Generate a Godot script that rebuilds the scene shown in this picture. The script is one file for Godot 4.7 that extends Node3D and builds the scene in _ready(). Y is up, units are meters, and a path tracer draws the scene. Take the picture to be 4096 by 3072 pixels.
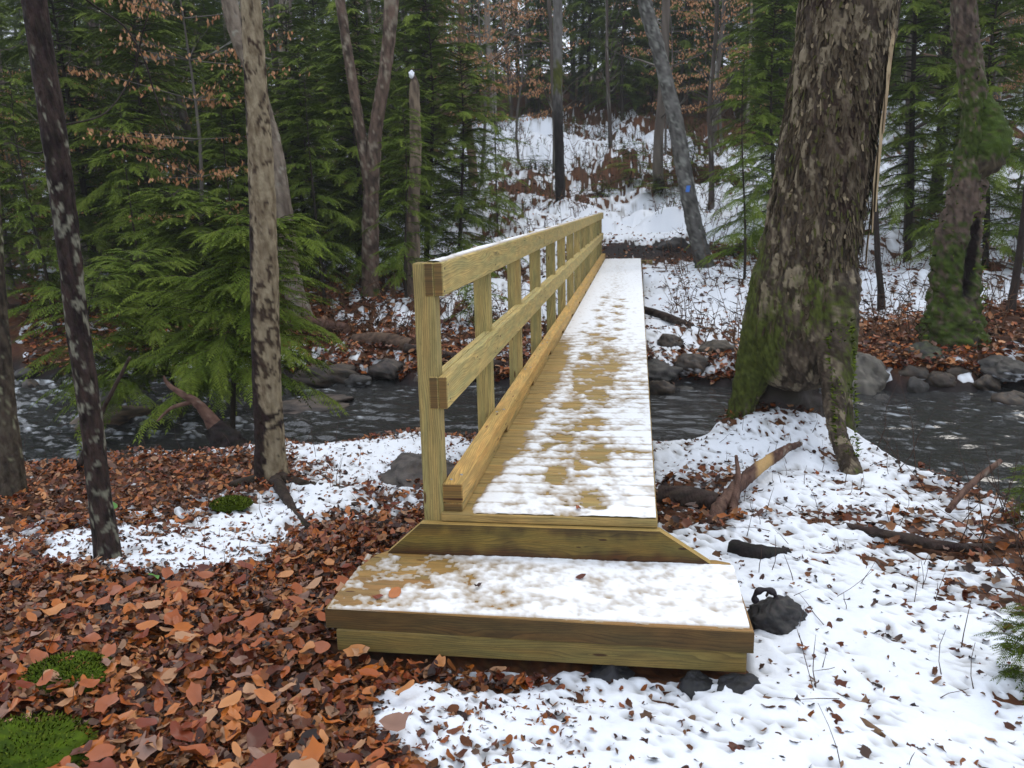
extends Node3D
# A timber footbridge over a woodland stream under thin wet snow. x right, y up, the bridge runs along -z.
# v(x, y, d) takes the distance d along the bridge as a positive number.

const DECK_FRONT := 3.413
const DECK_LEN := 16.92
const DECK_W := 0.927
const RAIL_TOP := 1.084
const MID_TOP := 0.605
const BAY := 1.3015

var rng := RandomNumberGenerator.new()
var n1 := FastNoiseLite.new()
var n2 := FastNoiseLite.new()
var n3 := FastNoiseLite.new()
var cell := FastNoiseLite.new()
var M := {}
var ground_node: MeshInstance3D
var NONE: Callable


func v(x: float, y: float, d: float) -> Vector3:
	return Vector3(x, y, -d)


func srgb(r: float, g: float, b: float) -> Color:
	return Color(r / 255.0, g / 255.0, b / 255.0).srgb_to_linear()


# ------------------------------------------------------------------ nodes
func tag(o: Node, label: String, category: String, group := "", kind := "") -> void:
	if label: o.set_meta("label", label)
	if category: o.set_meta("category", category)
	if group: o.set_meta("group", group)
	if kind: o.set_meta("kind", kind)


var used := {}
func numbered(called: String) -> String:
	var k: int = used.get(called, 0)
	used[called] = k + 1
	return called if k == 0 else "%s_%03d" % [called, k]


func thing(called: String, label: String, category: String, at := Vector3.ZERO, turn := 0.0, group := "") -> Node3D:
	var o := Node3D.new()
	o.name = numbered(called)
	add_child(o)
	o.position = at
	o.rotation.y = turn
	tag(o, label, category, group)
	return o


func part(called: String, mesh: Mesh, mat: Material, parent: Node, kind := "") -> MeshInstance3D:
	var o := MeshInstance3D.new()
	o.name = called
	o.mesh = mesh
	o.material_override = mat
	parent.add_child(o, true)
	if kind: o.set_meta("kind", kind)
	return o


func single(called: String, mesh: Mesh, mat: Material, label: String, category: String, group := "", kind := "") -> MeshInstance3D:
	var o := MeshInstance3D.new()
	o.name = numbered(called)
	o.mesh = mesh
	o.material_override = mat
	add_child(o)
	tag(o, label, category, group, kind)
	return o


# ------------------------------------------------------------------ mesh buffers
class MB:
	var p := PackedVector3Array()
	var n := PackedVector3Array()
	var c := PackedColorArray()
	var u := PackedVector2Array()
	var i := PackedInt32Array()

	func mesh() -> ArrayMesh:
		var a := []
		a.resize(Mesh.ARRAY_MAX)
		a[Mesh.ARRAY_VERTEX] = p
		a[Mesh.ARRAY_NORMAL] = n
		if c.size() == p.size(): a[Mesh.ARRAY_COLOR] = c
		if u.size() == p.size(): a[Mesh.ARRAY_TEX_UV] = u
		a[Mesh.ARRAY_INDEX] = i
		var m := ArrayMesh.new()
		m.add_surface_from_arrays(Mesh.PRIMITIVE_TRIANGLES, a)
		return m

	func tri(a: Vector3, b: Vector3, d: Vector3, nn: Vector3, col: Color) -> void:
		var s := p.size()
		if (d - a).cross(b - a).dot(nn) < 0.0:
			var e := b
			b = d
			d = e
		p.push_back(a); p.push_back(b); p.push_back(d)
		n.push_back(nn); n.push_back(nn); n.push_back(nn)
		c.push_back(col); c.push_back(col); c.push_back(col)
		i.push_back(s); i.push_back(s + 1); i.push_back(s + 2)

	func face(q: Array, uvs: Array, col: Color) -> void:  # a flat polygon, seen clockwise from outside
		var s := p.size()
		var nn: Vector3 = (q[2] - q[0]).cross(q[1] - q[0]).normalized()
		for k in q.size():
			p.push_back(q[k]); n.push_back(nn); c.push_back(col); u.push_back(uvs[k])
		for k in range(1, q.size() - 1):
			i.push_back(s); i.push_back(s + k); i.push_back(s + k + 1)

	func smooth(from_v: int, from_i: int) -> void:
		for k in range(from_v, p.size()):
			n[k] = Vector3.ZERO
		for k in range(from_i, i.size(), 3):
			var a := i[k]; var b := i[k + 1]; var d := i[k + 2]
			var f := (p[d] - p[a]).cross(p[b] - p[a])
			n[a] += f; n[b] += f; n[d] += f
		for k in range(from_v, p.size()):
			n[k] = n[k].normalized() if n[k].length_squared() > 1e-20 else Vector3.UP


# a path of [x, y, d, r] resampled to many rings
func spline(list: Array, step: float) -> Array:
	var out := []
	var cnt := list.size()
	for s in cnt - 1:
		var a: Array = list[maxi(s - 1, 0)]; var b: Array = list[s]; var c: Array = list[s + 1]; var d: Array = list[mini(s + 2, cnt - 1)]
		var length := Vector3(c[0] - b[0], c[1] - b[1], c[2] - b[2]).length()
		var m := maxi(1, int(ceil(length / step)))
		for k in m:
			var t := float(k) / m
			var r := []
			for j in 4:
				r.append(0.5 * (2.0 * b[j] + (c[j] - a[j]) * t + (2.0 * a[j] - 5.0 * b[j] + 4.0 * c[j] - d[j]) * t * t + (3.0 * b[j] - a[j] - 3.0 * c[j] + d[j]) * t * t * t))
			out.append([v(r[0], r[1], r[2]), r[3]])
	var e: Array = list[cnt - 1]
	out.append([v(e[0], e[1], e[2]), e[3]])
	return out


# a tube round rings [Vector3, radius]; bump(point, angle, along) gives the share of the radius added, paint(point, angle, along) the colour
func tube(mb: MB, rings: Array, sides: int, bump: Callable, paint: Callable, cap := true) -> void:
	var v0 := mb.p.size(); var i0 := mb.i.size()
	var side := Vector3.ZERO
	var along := 0.0
	for k in rings.size():
		var at: Vector3 = rings[k][0]
		var a: Vector3 = rings[maxi(k - 1, 0)][0]; var b: Vector3 = rings[mini(k + 1, rings.size() - 1)][0]
		var dir := (b - a).normalized()
		if k == 0:
			side = dir.cross(Vector3(0, 0, 1) if absf(dir.z) < 0.9 else Vector3(1, 0, 0)).normalized()
		else:
			along += (at - Vector3(rings[k - 1][0])).length()
		side = (side - dir * side.dot(dir)).normalized()
		var other := dir.cross(side)
		var r: float = rings[k][1]
		for j in sides + 1:
			var ang := TAU * (j % sides) / sides
			var out := side * cos(ang) + other * sin(ang)
			var q := at + out * r
			if bump.is_valid(): q = at + out * r * (1.0 + bump.call(q, ang, along))
			mb.p.push_back(q); mb.n.push_back(out)
			mb.c.push_back(paint.call(q, ang, along) if paint.is_valid() else Color.WHITE)
			mb.u.push_back(Vector2(float(j) / sides, along))
	for k in rings.size() - 1:
		for j in sides:
			var s := v0 + k * (sides + 1) + j
			mb.i.append_array([s, s + sides + 1, s + 1, s + 1, s + sides + 1, s + sides + 2])
	mb.smooth(v0, i0)
	for k in rings.size():  # close the seam in the normals
		var s := v0 + k * (sides + 1)
		var nn := (mb.n[s] + mb.n[s + sides]).normalized()
		mb.n[s] = nn; mb.n[s + sides] = nn
	if cap:
		for e in [0, rings.size() - 1]:
			var s := mb.p.size()
			var at: Vector3 = rings[e][0]
			var dir: Vector3 = (at - Vector3(rings[1 if e == 0 else e - 1][0])).normalized()
			mb.p.push_back(at); mb.n.push_back(dir); mb.c.push_back(mb.c[v0 + e * (sides + 1)] * 0.9); mb.u.push_back(Vector2.ZERO)
			for j in sides + 1:
				mb.p.push_back(mb.p[v0 + e * (sides + 1) + j]); mb.n.push_back(dir); mb.c.push_back(mb.c[v0 + e * (sides + 1) + j]); mb.u.push_back(Vector2.ZERO)
			for j in sides:
				if e == 0: mb.i.append_array([s, s + 1 + j, s + 2 + j])
				else: mb.i.append_array([s, s + 2 + j, s + 1 + j])


# a sawn timber with broken edges; grain runs along the axis 0, 1 or 2; ends may be darker
func timber(mb: MB, lo: Vector3, hi: Vector3, axis: int, tint: Color, end_tint: Color, ch := 0.004) -> void:
	var off := Vector2(rng.randf(), rng.randf())
	var size := hi - lo
	ch = minf(ch, minf(size.x, minf(size.y, size.z)) * 0.3)
	var corner := func(sx: int, sy: int, sz: int, flat: int) -> Vector3:
		var s := Vector3(sx, sy, sz)
		var q := (lo + hi) * 0.5
		for k in 3:
			q[k] += s[k] * (size[k] * 0.5 - (0.0 if k == flat else ch))
		return q
	var uv := func(q: Vector3, flat: int) -> Vector2:
		var along := q[axis]
		var across := 0.0
		for k in 3:
			if k != axis and k != flat: across = q[k] + flat * 0.37
		if flat == axis: along = q[(axis + 1) % 3] * 0.25; across = q[(axis + 2) % 3]
		return off + Vector2(along / 2.2, across / 0.34)
	var put := func(q: Array, flat: int, col: Color) -> void:
		var nn: Vector3 = (q[2] - q[0]).cross(q[1] - q[0])
		var mid := Vector3.ZERO
		for e in q: mid += e
		if nn.dot(mid / q.size() - (lo + hi) * 0.5) < 0.0: q.reverse()
		var uvs := []
		for e in q: uvs.append(uv.call(e, flat))
		mb.face(q, uvs, col)
	for f in 3:
		var g := (f + 1) % 3; var h := (f + 2) % 3
		for s in [-1, 1]:
			var q := []
			for w in [[-1, -1], [-1, 1], [1, 1], [1, -1]]:
				var sg := [0, 0, 0]
				sg[f] = s; sg[g] = w[0]; sg[h] = w[1]
				q.append(corner.call(sg[0], sg[1], sg[2], f))
			put.call(q, f, end_tint if f == axis else tint)
		for s in [-1, 1]:  # chamfers along f, between the faces g and h
			for t in [-1, 1]:
				var q := []
				for w in [[-1, g], [1, g], [1, h], [-1, h]]:
					var sg := [0, 0, 0]
					sg[f] = w[0]; sg[g] = s; sg[h] = t
					q.append(corner.call(sg[0], sg[1], sg[2], w[1]))
				put.call(q, g, tint if f == axis else tint.lerp(end_tint, 0.5))
	for sx in [-1, 1]:
		for sy in [-1, 1]:
			for sz in [-1, 1]:
				put.call([corner.call(sx, sy, sz, 0), corner.call(sx, sy, sz, 1), corner.call(sx, sy, sz, 2)], 0, tint)


func timber_mesh(lo: Vector3, hi: Vector3, axis: int, tint: Color, end_tint: Color, ch := 0.004) -> ArrayMesh:
	var mb := MB.new()
	timber(mb, lo, hi, axis, tint, end_tint, ch)
	return mb.mesh()


# ------------------------------------------------------------------ terrain
func sst(a: float, b: float, x: float) -> float:
	var t := clampf((x - a) / (b - a), 0.0, 1.0)
	return t * t * (3.0 - 2.0 * t)


const FAR_D := [11.4, 14.0, 19.6, 22.2, 27.0, 40.0, 60.0, 90.0, 140.0]
const FAR_Y := [-0.68, -0.42, -0.14, 0.45, 1.3, 4.7, 9.4, 14.0, 17.0]

func near_edge(x: float) -> float:
	return 7.1 - 0.50 * clampf(-x - 1.4, 0.0, 2.2) + 0.5 * exp(-pow((x - 2.0) / 0.6, 2.0)) - 1.8 * sst(2.2, 3.4, x)


func land(x: float, d: float) -> float:
	var near := -0.40 - 0.035 * maxf(0.0, d - 3.0)
	near += 0.22 * exp(-pow((x - 2.0) / 0.55, 2.0) - pow((d - 6.8) / 0.6, 2.0))
	near += 0.05 * n2.get_noise_2d(x * 60.0, d * 60.0)
	var e := near_edge(x) + 0.25 * n2.get_noise_2d(x * 70.0, 300.0)
	var zf := 10.5 - 0.03 * x + 0.5 * n2.get_noise_2d(x * 40.0, 900.0)
	var far := 18.0
	for k in 8:
		if d < FAR_D[k + 1]:
			far = lerpf(FAR_Y[k], FAR_Y[k + 1], clampf((d - FAR_D[k]) / (FAR_D[k + 1] - FAR_D[k]), 0.0, 1.0))
			break
	var wild := clampf((d - 11.0) / 20.0, 0.0, 1.0)
	far += (0.12 + 0.8 * wild) * n2.get_noise_2d(x * 12.0, d * 12.0) + (0.05 + 0.12 * wild) * n2.get_noise_2d(x * 55.0 + 500.0, d * 55.0)
	if absf(x - 0.5) < 3.0 and d > 17.0 and d < 24.0: far = lerpf(far, lerpf(-0.14, 0.45, clampf((d - 20.2) / 2.2, 0.0, 1.0)), 1.0 - sst(1.0, 3.0, absf(x - 0.5)))
	var a := sst(e - 0.75, e + 0.35, d)
	var b := sst(zf - 0.5, zf + 0.9, d)
	return lerpf(lerpf(near, -1.35, a), far, b)


func blob(x: float, d: float, cx: float, cd: float, rx: float, rd: float) -> float:
	return exp(-pow((x - cx) / rx, 2.0) - pow((d - cd) / rd, 2.0))


# how much of the ground is under snow, 0 to 1
func cover(x: float, d: float) -> float:
	if d < 8.8:
		var right := sst(-0.08, 0.22, x - 0.22 * sin(d * 9.0) * 0.3 - 0.12 + 0.5 * blob(x, d, 0.2, 2.5, 0.3, 0.22))
		if d > 3.4: right = sst(0.75, 1.0, x)
		var c := right * (0.82 + 0.36 * n2.get_noise_2d(x * 75.0 + 31.0, d * 75.0) - 0.07 * sst(3.6, 5.0, d) - 0.06 * sst(1.8, 2.8, x))
		c -= 0.35 * blob(x, d, 1.25, 5.0, 0.35, 0.5) + 0.45 * blob(x, d, 1.05, 4.6, 0.4, 0.3) + 0.6 * blob(x, d, 2.9, 3.6, 0.5, 0.6)
		c += (0.78 + 0.5 * n2.get_noise_2d(x * 90.0, d * 90.0)) * blob(x, d, -1.2, 4.6, 0.85, 0.6)
		c += (0.66 + 0.5 * n2.get_noise_2d(x * 90.0, d * 90.0)) * blob(x, d, -2.4, 3.8, 1.35, 0.36)
		c += 0.55 * blob(x, d, -1.3, 3.85, 0.55, 0.36) - 0.5 * blob(x, d, -2.6, 4.9, 0.9, 0.35)
		c += 1.0 * blob(x, d, -0.9, 5.9, 0.75, 0.7) + 0.8 * blob(x, d, -2.8, 6.0, 1.5, 0.28)
		c -= 0.75 * blob(x, d, -0.75, 4.1, 0.25, 0.45) + 0.8 * blob(x, d, 1.85, 7.0, 0.45, 0.3) + 0.3 * blob(x, d, 2.5, 4.4, 0.8, 0.5) + 0.25 * blob(x, d, 3.2, 4.6, 0.8, 0.8)
		c -= 0.5 * blob(x, d, 0.5, 2.74, 0.45, 0.07)
		return clampf(c, 0.0, 1.0)
	var c2 := 0.60 + 0.45 * n2.get_noise_2d(x * 9.0 + 77.0, d * 9.0)
	c2 -= 0.85 * blob(x, d, 6.2, 12.6, 2.4, 1.5) + 0.7 * blob(x, d, 1.3, 21.2, 2.2, 0.9)
	c2 -= 0.45 * blob(x, d, -4.2, 12.5, 1.6, 1.2) + 0.45 * blob(x, d, -7.0, 14.5, 4.0, 3.0) + 0.3 * sst(-6.0, -10.0, x)
	c2 += 0.5 * blob(x, d, 1.5, 25.0, 3.5, 2.2) + 0.3 * blob(x, d, 1.2, 13.5, 1.6, 1.8) + 0.25 * blob(x, d, 0.0, 38.0, 7.0, 6.0)
	c2 -= 0.70 * blob(x, d, 4.5, 38.5, 4.2, 4.5) + 0.55 * blob(x, d, -0.5, 45.0, 9.0, 6.0) + 0.3 * blob(x, d, -0.8, 30.0, 1.6, 2.5) + 0.3 * blob(x, d, 2.6, 29.5, 2.5, 1.8) + 0.25 * blob(x, d, -3.2, 27.0, 1.6, 2.5) + 0.6 * sst(41.0, 52.0, d)
	return clampf(c2, 0.0, 0.97)


func snow_depth(x: float, d: float, c: float) -> float:  # above the soil, metres; below zero is bare
	var far := clampf((d - 6.0) / 14.0, 0.0, 1.0)
	var f := 1.0 - 0.55 * far
	var s := 0.5 + 0.62 * n1.get_noise_2d(x * 48.0 * f, d * 62.0 * f) + (0.70 - 0.2 * far) * clampf(0.75 + 1.2 * n2.get_noise_2d(x * 75.0 + 9.0, d * 75.0), 0.15, 1.4) * n1.get_noise_2d(x * 170.0 * f + 400.0, d * 230.0 * f) + (0.42 * (1.0 - far)) * n1.get_noise_2d(x * 420.0 + 900.0, d * 420.0)
	return (c * 1.15 - s) * 0.055


func axis_steps(a: float, b: float, mid: float, least: float, rate: float) -> PackedFloat32Array:
	var low := PackedFloat32Array()
	var x := mid
	while x > a:
		x -= maxf(least, absf(x - mid) * rate)
		low.push_back(x)
	low.reverse()
	low.push_back(mid)
	x = mid
	while x < b:
		x += maxf(least, absf(x - mid) * rate)
		low.push_back(x)
	return low


func build_ground() -> void:
	var xs := axis_steps(-75.0, 75.0, 0.6, 0.023, 0.0125)
	var ds := axis_steps(-6.0, 135.0, 1.9, 0.022, 0.0120)
	var w := xs.size(); var h := ds.size()
	var g := MB.new(); var s := MB.new()
	var deep := PackedFloat32Array(); deep.resize(w * h)
	var index := PackedInt32Array(); index.resize(w * h)
	g.p.resize(w * h); g.n.resize(w * h); g.c.resize(w * h)
	var dark := Color(0.030, 0.017, 0.011); var rust := Color(0.11, 0.040, 0.016); var mud := Color(0.018, 0.014, 0.012); var tan := Color(0.17, 0.085, 0.04)
	for j in h:
		var d := ds[j]
		for k in w:
			var x := xs[k]
			var q := j * w + k
			var y := land(x, d)
			var lump := n1.get_noise_2d(x * 160.0, d * 160.0)
			if d < 9.0: y += 0.012 * lump
			g.p[q] = v(x, y, d)
			var c := dark.lerp(rust, clampf(0.45 + 0.9 * n1.get_noise_2d(x * 260.0, d * 260.0) + 0.4 * n2.get_noise_2d(x * 50.0, d * 50.0), 0.0, 1.0))
			c = c.lerp(tan, clampf(n1.get_noise_2d(x * 330.0 + 50.0, d * 330.0) * 1.3 - 0.25, 0.0, 0.8))
			var wet := clampf(blob(x, d, 1.2, 21.3, 2.0, 0.9) * 1.3 + sst(-0.72, -0.95, y) * (1.0 if d < 12.0 else 0.0) + blob(x, d, -0.75, 4.1, 0.3, 0.5) * 0.9, 0.0, 1.0)
			c = c.lerp(mud, wet)
			g.c[q] = c
			var under := -1.0 if absf(x - 0.46) < 0.5 and d > 3.3 and d < 20.3 else snow_depth(x, d, cover(x, d))
			if y < -0.9 and d < 14.0 or d < 0.2 or d > 100.0 or (x > -0.33 and x < 1.25 and d > 2.84 and d < 3.5): under = -1.0
			deep[q] = under
			index[q] = -1
	for j in h - 1:
		for k in w - 1:
			var q := j * w + k
			g.i.append_array([q, q + w, q + 1, q + 1, q + w, q + w + 1])
	g.smooth(0, 0)
	for j in h - 1:
		for k in w - 1:
			var q := j * w + k
			if maxf(maxf(deep[q], deep[q + 1]), maxf(deep[q + w], deep[q + w + 1])) <= 0.0: continue
			for e in [q, q + 1, q + w, q + w + 1]:
				if index[e] < 0:
					index[e] = s.p.size()
					var t := deep[e]
					# snow thickens quickly from its rim and is then nearly even
					var up: float = maxf(-0.012, t) if t < 0.0 else 0.017 * (1.0 - exp(-t / 0.012)) + 0.10 * minf(t, 0.05)
					s.p.push_back(g.p[e] + Vector3(0, up + 0.001, 0)); s.n.push_back(Vector3.UP)
					s.c.push_back(Color(0.34, 0.34, 0.34).lerp(Color(0.67, 0.70, 0.75), clampf(t / 0.012, 0.0, 1.0)))
			s.i.append_array([index[q], index[q + w], index[q + 1], index[q + 1], index[q + w], index[q + w + 1]])
	s.smooth(0, 0)
	ground_node = single("ground", g.mesh(), M.soil, "brown woodland soil sloping down to the stream and up the far hill", "", "", "structure")
	single("snow", s.mesh(), M.snow, "thin patchy wet snow lying on the forest floor", "snow", "", "stuff")


# ------------------------------------------------------------------ materials
func std(rough: float, spec := 0.5) -> StandardMaterial3D:
	var m := StandardMaterial3D.new()
	m.roughness = rough
	m.metallic_specular = spec
	m.vertex_color_use_as_albedo = true
	return m


func noise_normal(freq: float, strength: float, octaves := 4, sz := 512) -> NoiseTexture2D:
	var t := NoiseTexture2D.new()
	t.width = sz; t.height = sz
	t.seamless = true
	t.as_normal_map = true
	t.bump_strength = strength
	var f := FastNoiseLite.new()
	f.noise_type = FastNoiseLite.TYPE_SIMPLEX_SMOOTH
	f.frequency = freq
	f.fractal_octaves = octaves
	f.seed = 7
	t.noise = f
	return t


func wood_images() -> Array:
	var w := 1024; var h := 512
	var im := Image.create(w, h, false, Image.FORMAT_RGB8)
	var hm := Image.create(w, h, false, Image.FORMAT_RGB8)
	var f := FastNoiseLite.new(); f.frequency = 1.0; f.fractal_octaves = 3; f.seed = 3
	var knots := []
	for k in 9: knots.append([rng.randf() * w, rng.randf() * h, rng.randf_range(5.0, 11.0)])
	for y in h:
		for x in w:
			# rings cut along the grain: bands in v that wander slowly with u, repeating at the edges
			var a := TAU * x / w; var b := TAU * y / h
			var bend := f.get_noise_3d(cos(a) * 0.35, sin(a) * 0.35, y * 0.004) * 60.0
			var near := 0.0
			var knot := 0.0
			for q in knots:
				var dx: float = absf(x - q[0]); dx = minf(dx, w - dx)
				var dy: float = absf(y - q[1]); dy = minf(dy, h - dy)
				var r: float = sqrt(dx * dx * 0.06 + dy * dy) / q[2]
				if r < 6.0: near += exp(-r * 0.7) * 26.0
				var rr: float = sqrt(dx * dx * 0.35 + dy * dy) / q[2]
				knot = maxf(knot, 1.0 - sst(0.5, 0.95, rr))
			var ring := fposmod((y + bend + near) / 15.0 + 0.6 * sin(b * 2.0), 1.0)
			var late := pow(ring, 2.5) * (1.0 - sst(0.93, 1.0, ring))
			var fine := f.get_noise_3d(cos(a) * 3.0, sin(a) * 3.0, y * 0.55)
			var broad := f.get_noise_3d(cos(a) * 0.8, sin(a) * 0.8 + 9.0, y * 0.012)
			var green := clampf(0.5 + 0.9 * broad, 0.0, 1.0)
			var c := Color(0.87, 0.755, 0.50).lerp(Color(0.745, 0.705, 0.49), green)
			var blot := f.get_noise_3d(cos(a) * 1.6 + 20.0, sin(a) * 1.6, y * 0.02)
			c = c * (0.93 - 0.26 * late + 0.12 * fine + 0.13 * blot)
			if fine > 0.45: c = c * 0.72
			c = c.lerp(Color(0.33, 0.20, 0.11), knot * 0.85)
			im.set_pixel(x, y, Color(c.r, c.g, c.b, 1.0))
			var z := clampf(0.5 + 0.25 * late + 0.18 * fine - 0.2 * knot, 0.0, 1.0)
			hm.set_pixel(x, y, Color(z, z, z))
	var nm: Image = hm.duplicate()
	nm.convert(Image.FORMAT_RGBA8)
	nm.bump_map_to_normal_map(1.6)
	return [ImageTexture.create_from_image(im), ImageTexture.create_from_image(nm)]


func make_materials() -> void:
	var wood := wood_images()
	var m := std(0.72, 0.4)
	m.albedo_texture = wood[0]
	m.normal_enabled = true
	m.normal_texture = wood[1]
	m.normal_scale = 0.7
	M.wood = m
	m = std(0.8, 0.3); m.normal_enabled = true; m.normal_texture = noise_normal(0.02, 5.0); m.uv1_triplanar = true; m.uv1_world_triplanar = true; m.uv1_scale = Vector3(0.9, 0.9, 0.9); M.soil = m
	m = std(0.75, 0.35); m.normal_enabled = true; m.normal_texture = noise_normal(0.03, 3.0); m.uv1_triplanar = true; m.uv1_world_triplanar = true; m.uv1_scale = Vector3(2.2, 2.2, 2.2); m.normal_scale = 0.6; M.snow = m
	m = std(0.8, 0.3); m.normal_enabled = true; m.normal_texture = noise_normal(0.025, 7.0); m.uv1_triplanar = true; m.uv1_scale = Vector3(3.6, 0.9, 3.6); m.normal_scale = 1.2; M.bark = m
	m = std(0.62, 0.4); m.normal_enabled = true; m.normal_texture = noise_normal(0.02, 6.0); m.uv1_triplanar = true; m.uv1_scale = Vector3(2.5, 2.5, 2.5); M.rock = m
	m = std(0.9, 0.2); m.cull_mode = BaseMaterial3D.CULL_DISABLED; m.backlight_enabled = true; m.backlight = Color(0.30, 0.38, 0.12); M.needle = m
	m = std(0.42, 0.36); m.cull_mode = BaseMaterial3D.CULL_DISABLED; M.leaf = m
	m = std(0.95, 0.1); m.cull_mode = BaseMaterial3D.CULL_DISABLED; M.moss = m
	m = std(0.6, 0.3); M.paint = m
	m = StandardMaterial3D.new(); m.albedo_color = Color(0.6, 0.6, 0.6); m.metallic = 0.9; m.roughness = 0.45; M.steel = m
	m = StandardMaterial3D.new(); m.albedo_color = Color(0.05, 0.04, 0.035).linear_to_srgb(); m.roughness = 0.6; M.rust = m
	m = StandardMaterial3D.new(); m.roughness = 0.10; m.metallic_specular = 0.5
	m.normal_enabled = true; m.normal_texture = noise_normal(0.02, 3.5, 3); m.uv1_triplanar = true; m.uv1_world_triplanar = true; m.uv1_scale = Vector3(0.9, 1.6, 2.1); m.normal_scale = 0.85
	m.vertex_color_use_as_albedo = true
	M.water = m


# ------------------------------------------------------------------ the bridge
func tone(k: float, green := 0.0) -> Color:
	return Color(0.74, 0.69, 0.58).lerp(Color(0.60, 0.62, 0.51), green) * k


func build_bridge() -> void:
	var b := thing("footbridge", "new yellow timber footbridge with one handrail on its left and snow on the deck", "footbridge", v(0.46, 0, DECK_FRONT))
	var o := -b.position
	var add := func(called: String, lo: Vector3, hi: Vector3, axis: int, tint: Color, end_tint: Color) -> MeshInstance3D:
		var e := part(called, timber_mesh(lo, hi, axis, tint, end_tint), M.wood, b)
		e.position = o
		return e
	var dark_end := Color(0.30, 0.22, 0.16)
	# planks: six shapes and tones shared by all
	var shapes := []
	for k in 7:
		shapes.append(timber_mesh(Vector3(-0.002 - 0.003 * rng.randf(), -0.038, -0.134), Vector3(DECK_W + 0.004 * rng.randf(), -0.0005 * k, 0.0), 0, tone(rng.randf_range(0.75, 1.05), rng.randf_range(0.0, 0.35)) * Color(1.0, 0.90, 0.84), Color(0.62, 0.50, 0.36)))
	var pitch := 0.1398
	for k in 121:
		var e := part("plank", shapes[rng.randi() % 7], M.wood, b)
		e.position = o + v(0, 0, DECK_FRONT - 0.022 + k * pitch)
	# posts
	var n_post := 14
	for k in n_post:
		var z := DECK_FRONT + k * BAY
		var lean := rng.randf_range(-0.004, 0.004)
		add.call("post", v(-0.089 + lean, -0.42, z + 0.089), v(0.0 + lean, RAIL_TOP, z), 1, tone(rng.randf_range(0.78, 1.0), rng.randf_range(0.15, 0.95)), Color(0.55, 0.45, 0.30))
	# rails: two boards side by side, three bays to a length
	for rail in [["top_rail", RAIL_TOP + 0.003], ["middle_rail", MID_TOP]]:
		var z := DECK_FRONT - 0.004
		var last := DECK_FRONT + DECK_LEN + 0.05
		var bays := 3.0
		while z < last - 0.2:
			var to := minf(last, z + bays * BAY)
			var t := tone(rng.randf_range(1.05, 1.2), rng.randf_range(0.1, 0.45))
			add.call(rail[0], v(0.0035, rail[1] - 0.140, to - 0.003), v(0.0415, rail[1] - rng.randf() * 0.003, z), 2, t, dark_end)
			add.call(rail[0], v(-0.037, rail[1] - 0.140, to - 0.003), v(0.0015, rail[1] - rng.randf() * 0.003, z - 0.002), 2, t * 0.95, dark_end * 0.75)
			z = to
			bays = 3.0
	# dark nail heads where the rails cross the first posts
	var nail := CylinderMesh.new()
	nail.top_radius = 0.0045; nail.bottom_radius = 0.005; nail.height = 0.002; nail.radial_segments = 8; nail.rings = 1
	for k in 6:
		for y in [RAIL_TOP - 0.03, RAIL_TOP - 0.11, MID_TOP - 0.035, MID_TOP - 0.105]:
			var nl := part("nail_head", nail, M.rust, b)
			nl.position = o + v(0.0422, y + 0.008 * sin(k * 3.0 + y * 50.0), DECK_FRONT + k * BAY + 0.035 + 0.02 * sin(k * 2.0 + y * 30.0))
			nl.rotation.z = PI / 2
	# kerb rail on spacer blocks
	var zz := DECK_FRONT
	while zz < DECK_FRONT + DECK_LEN - 0.3:
		var to := minf(zz + 3.0 * BAY, DECK_FRONT + DECK_LEN)
		var kr: MeshInstance3D = add.call("kerb_rail", v(0.002, 0.0395, to - 0.002), v(0.090, 0.128, zz), 2, Color(0.88, 0.68, 0.46) * rng.randf_range(0.92, 1.05), Color(0.34, 0.24, 0.15))
		for s in [[0.028, 0.06], [0.060, 0.13], [0.030, 1.3], [0.062, 1.36], [0.028, 2.6], [0.060, 2.67], [0.030, 3.75], [0.062, 3.82]]:
			if zz + s[1] > to: continue
			var cy := CylinderMesh.new()
			cy.top_radius = 0.0065; cy.bottom_radius = 0.008; cy.height = 0.003; cy.radial_segments = 10; cy.rings = 1
			var sc := part("screw_head", cy, M.steel, kr)
			sc.position = v(s[0], 0.129, zz + s[1])
		zz = to
	for k in 13:
		var z := DECK_FRONT + k * BAY
		add.call("spacer_block", v(0.004, 0.0008, z + (1.02 if k == 0 else 1.08)), v(0.088, 0.039, z + (0.001 if k == 0 else 0.02)), 2, Color(0.66, 0.55, 0.42), Color(0.26, 0.18, 0.12))
	# stringers
	for x in [0.05, 0.40, 0.76]:
		add.call("stringer", v(x, -0.33, DECK_FRONT + DECK_LEN - 0.05), v(x + 0.12, -0.040, DECK_FRONT + 0.12), 2, tone(0.7, 0.5), dark_end)
	# the end board below the deck, sawn off aslant at both ends, with wet stains and its front darkened as if shaded
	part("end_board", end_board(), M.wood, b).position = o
	# far sill
	add.call("far_sill", v(-0.25, -0.34, DECK_FRONT + DECK_LEN + 0.05), v(1.2, -0.042, DECK_FRONT + DECK_LEN - 0.12), 0, tone(0.7, 0.4), dark_end)


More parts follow.
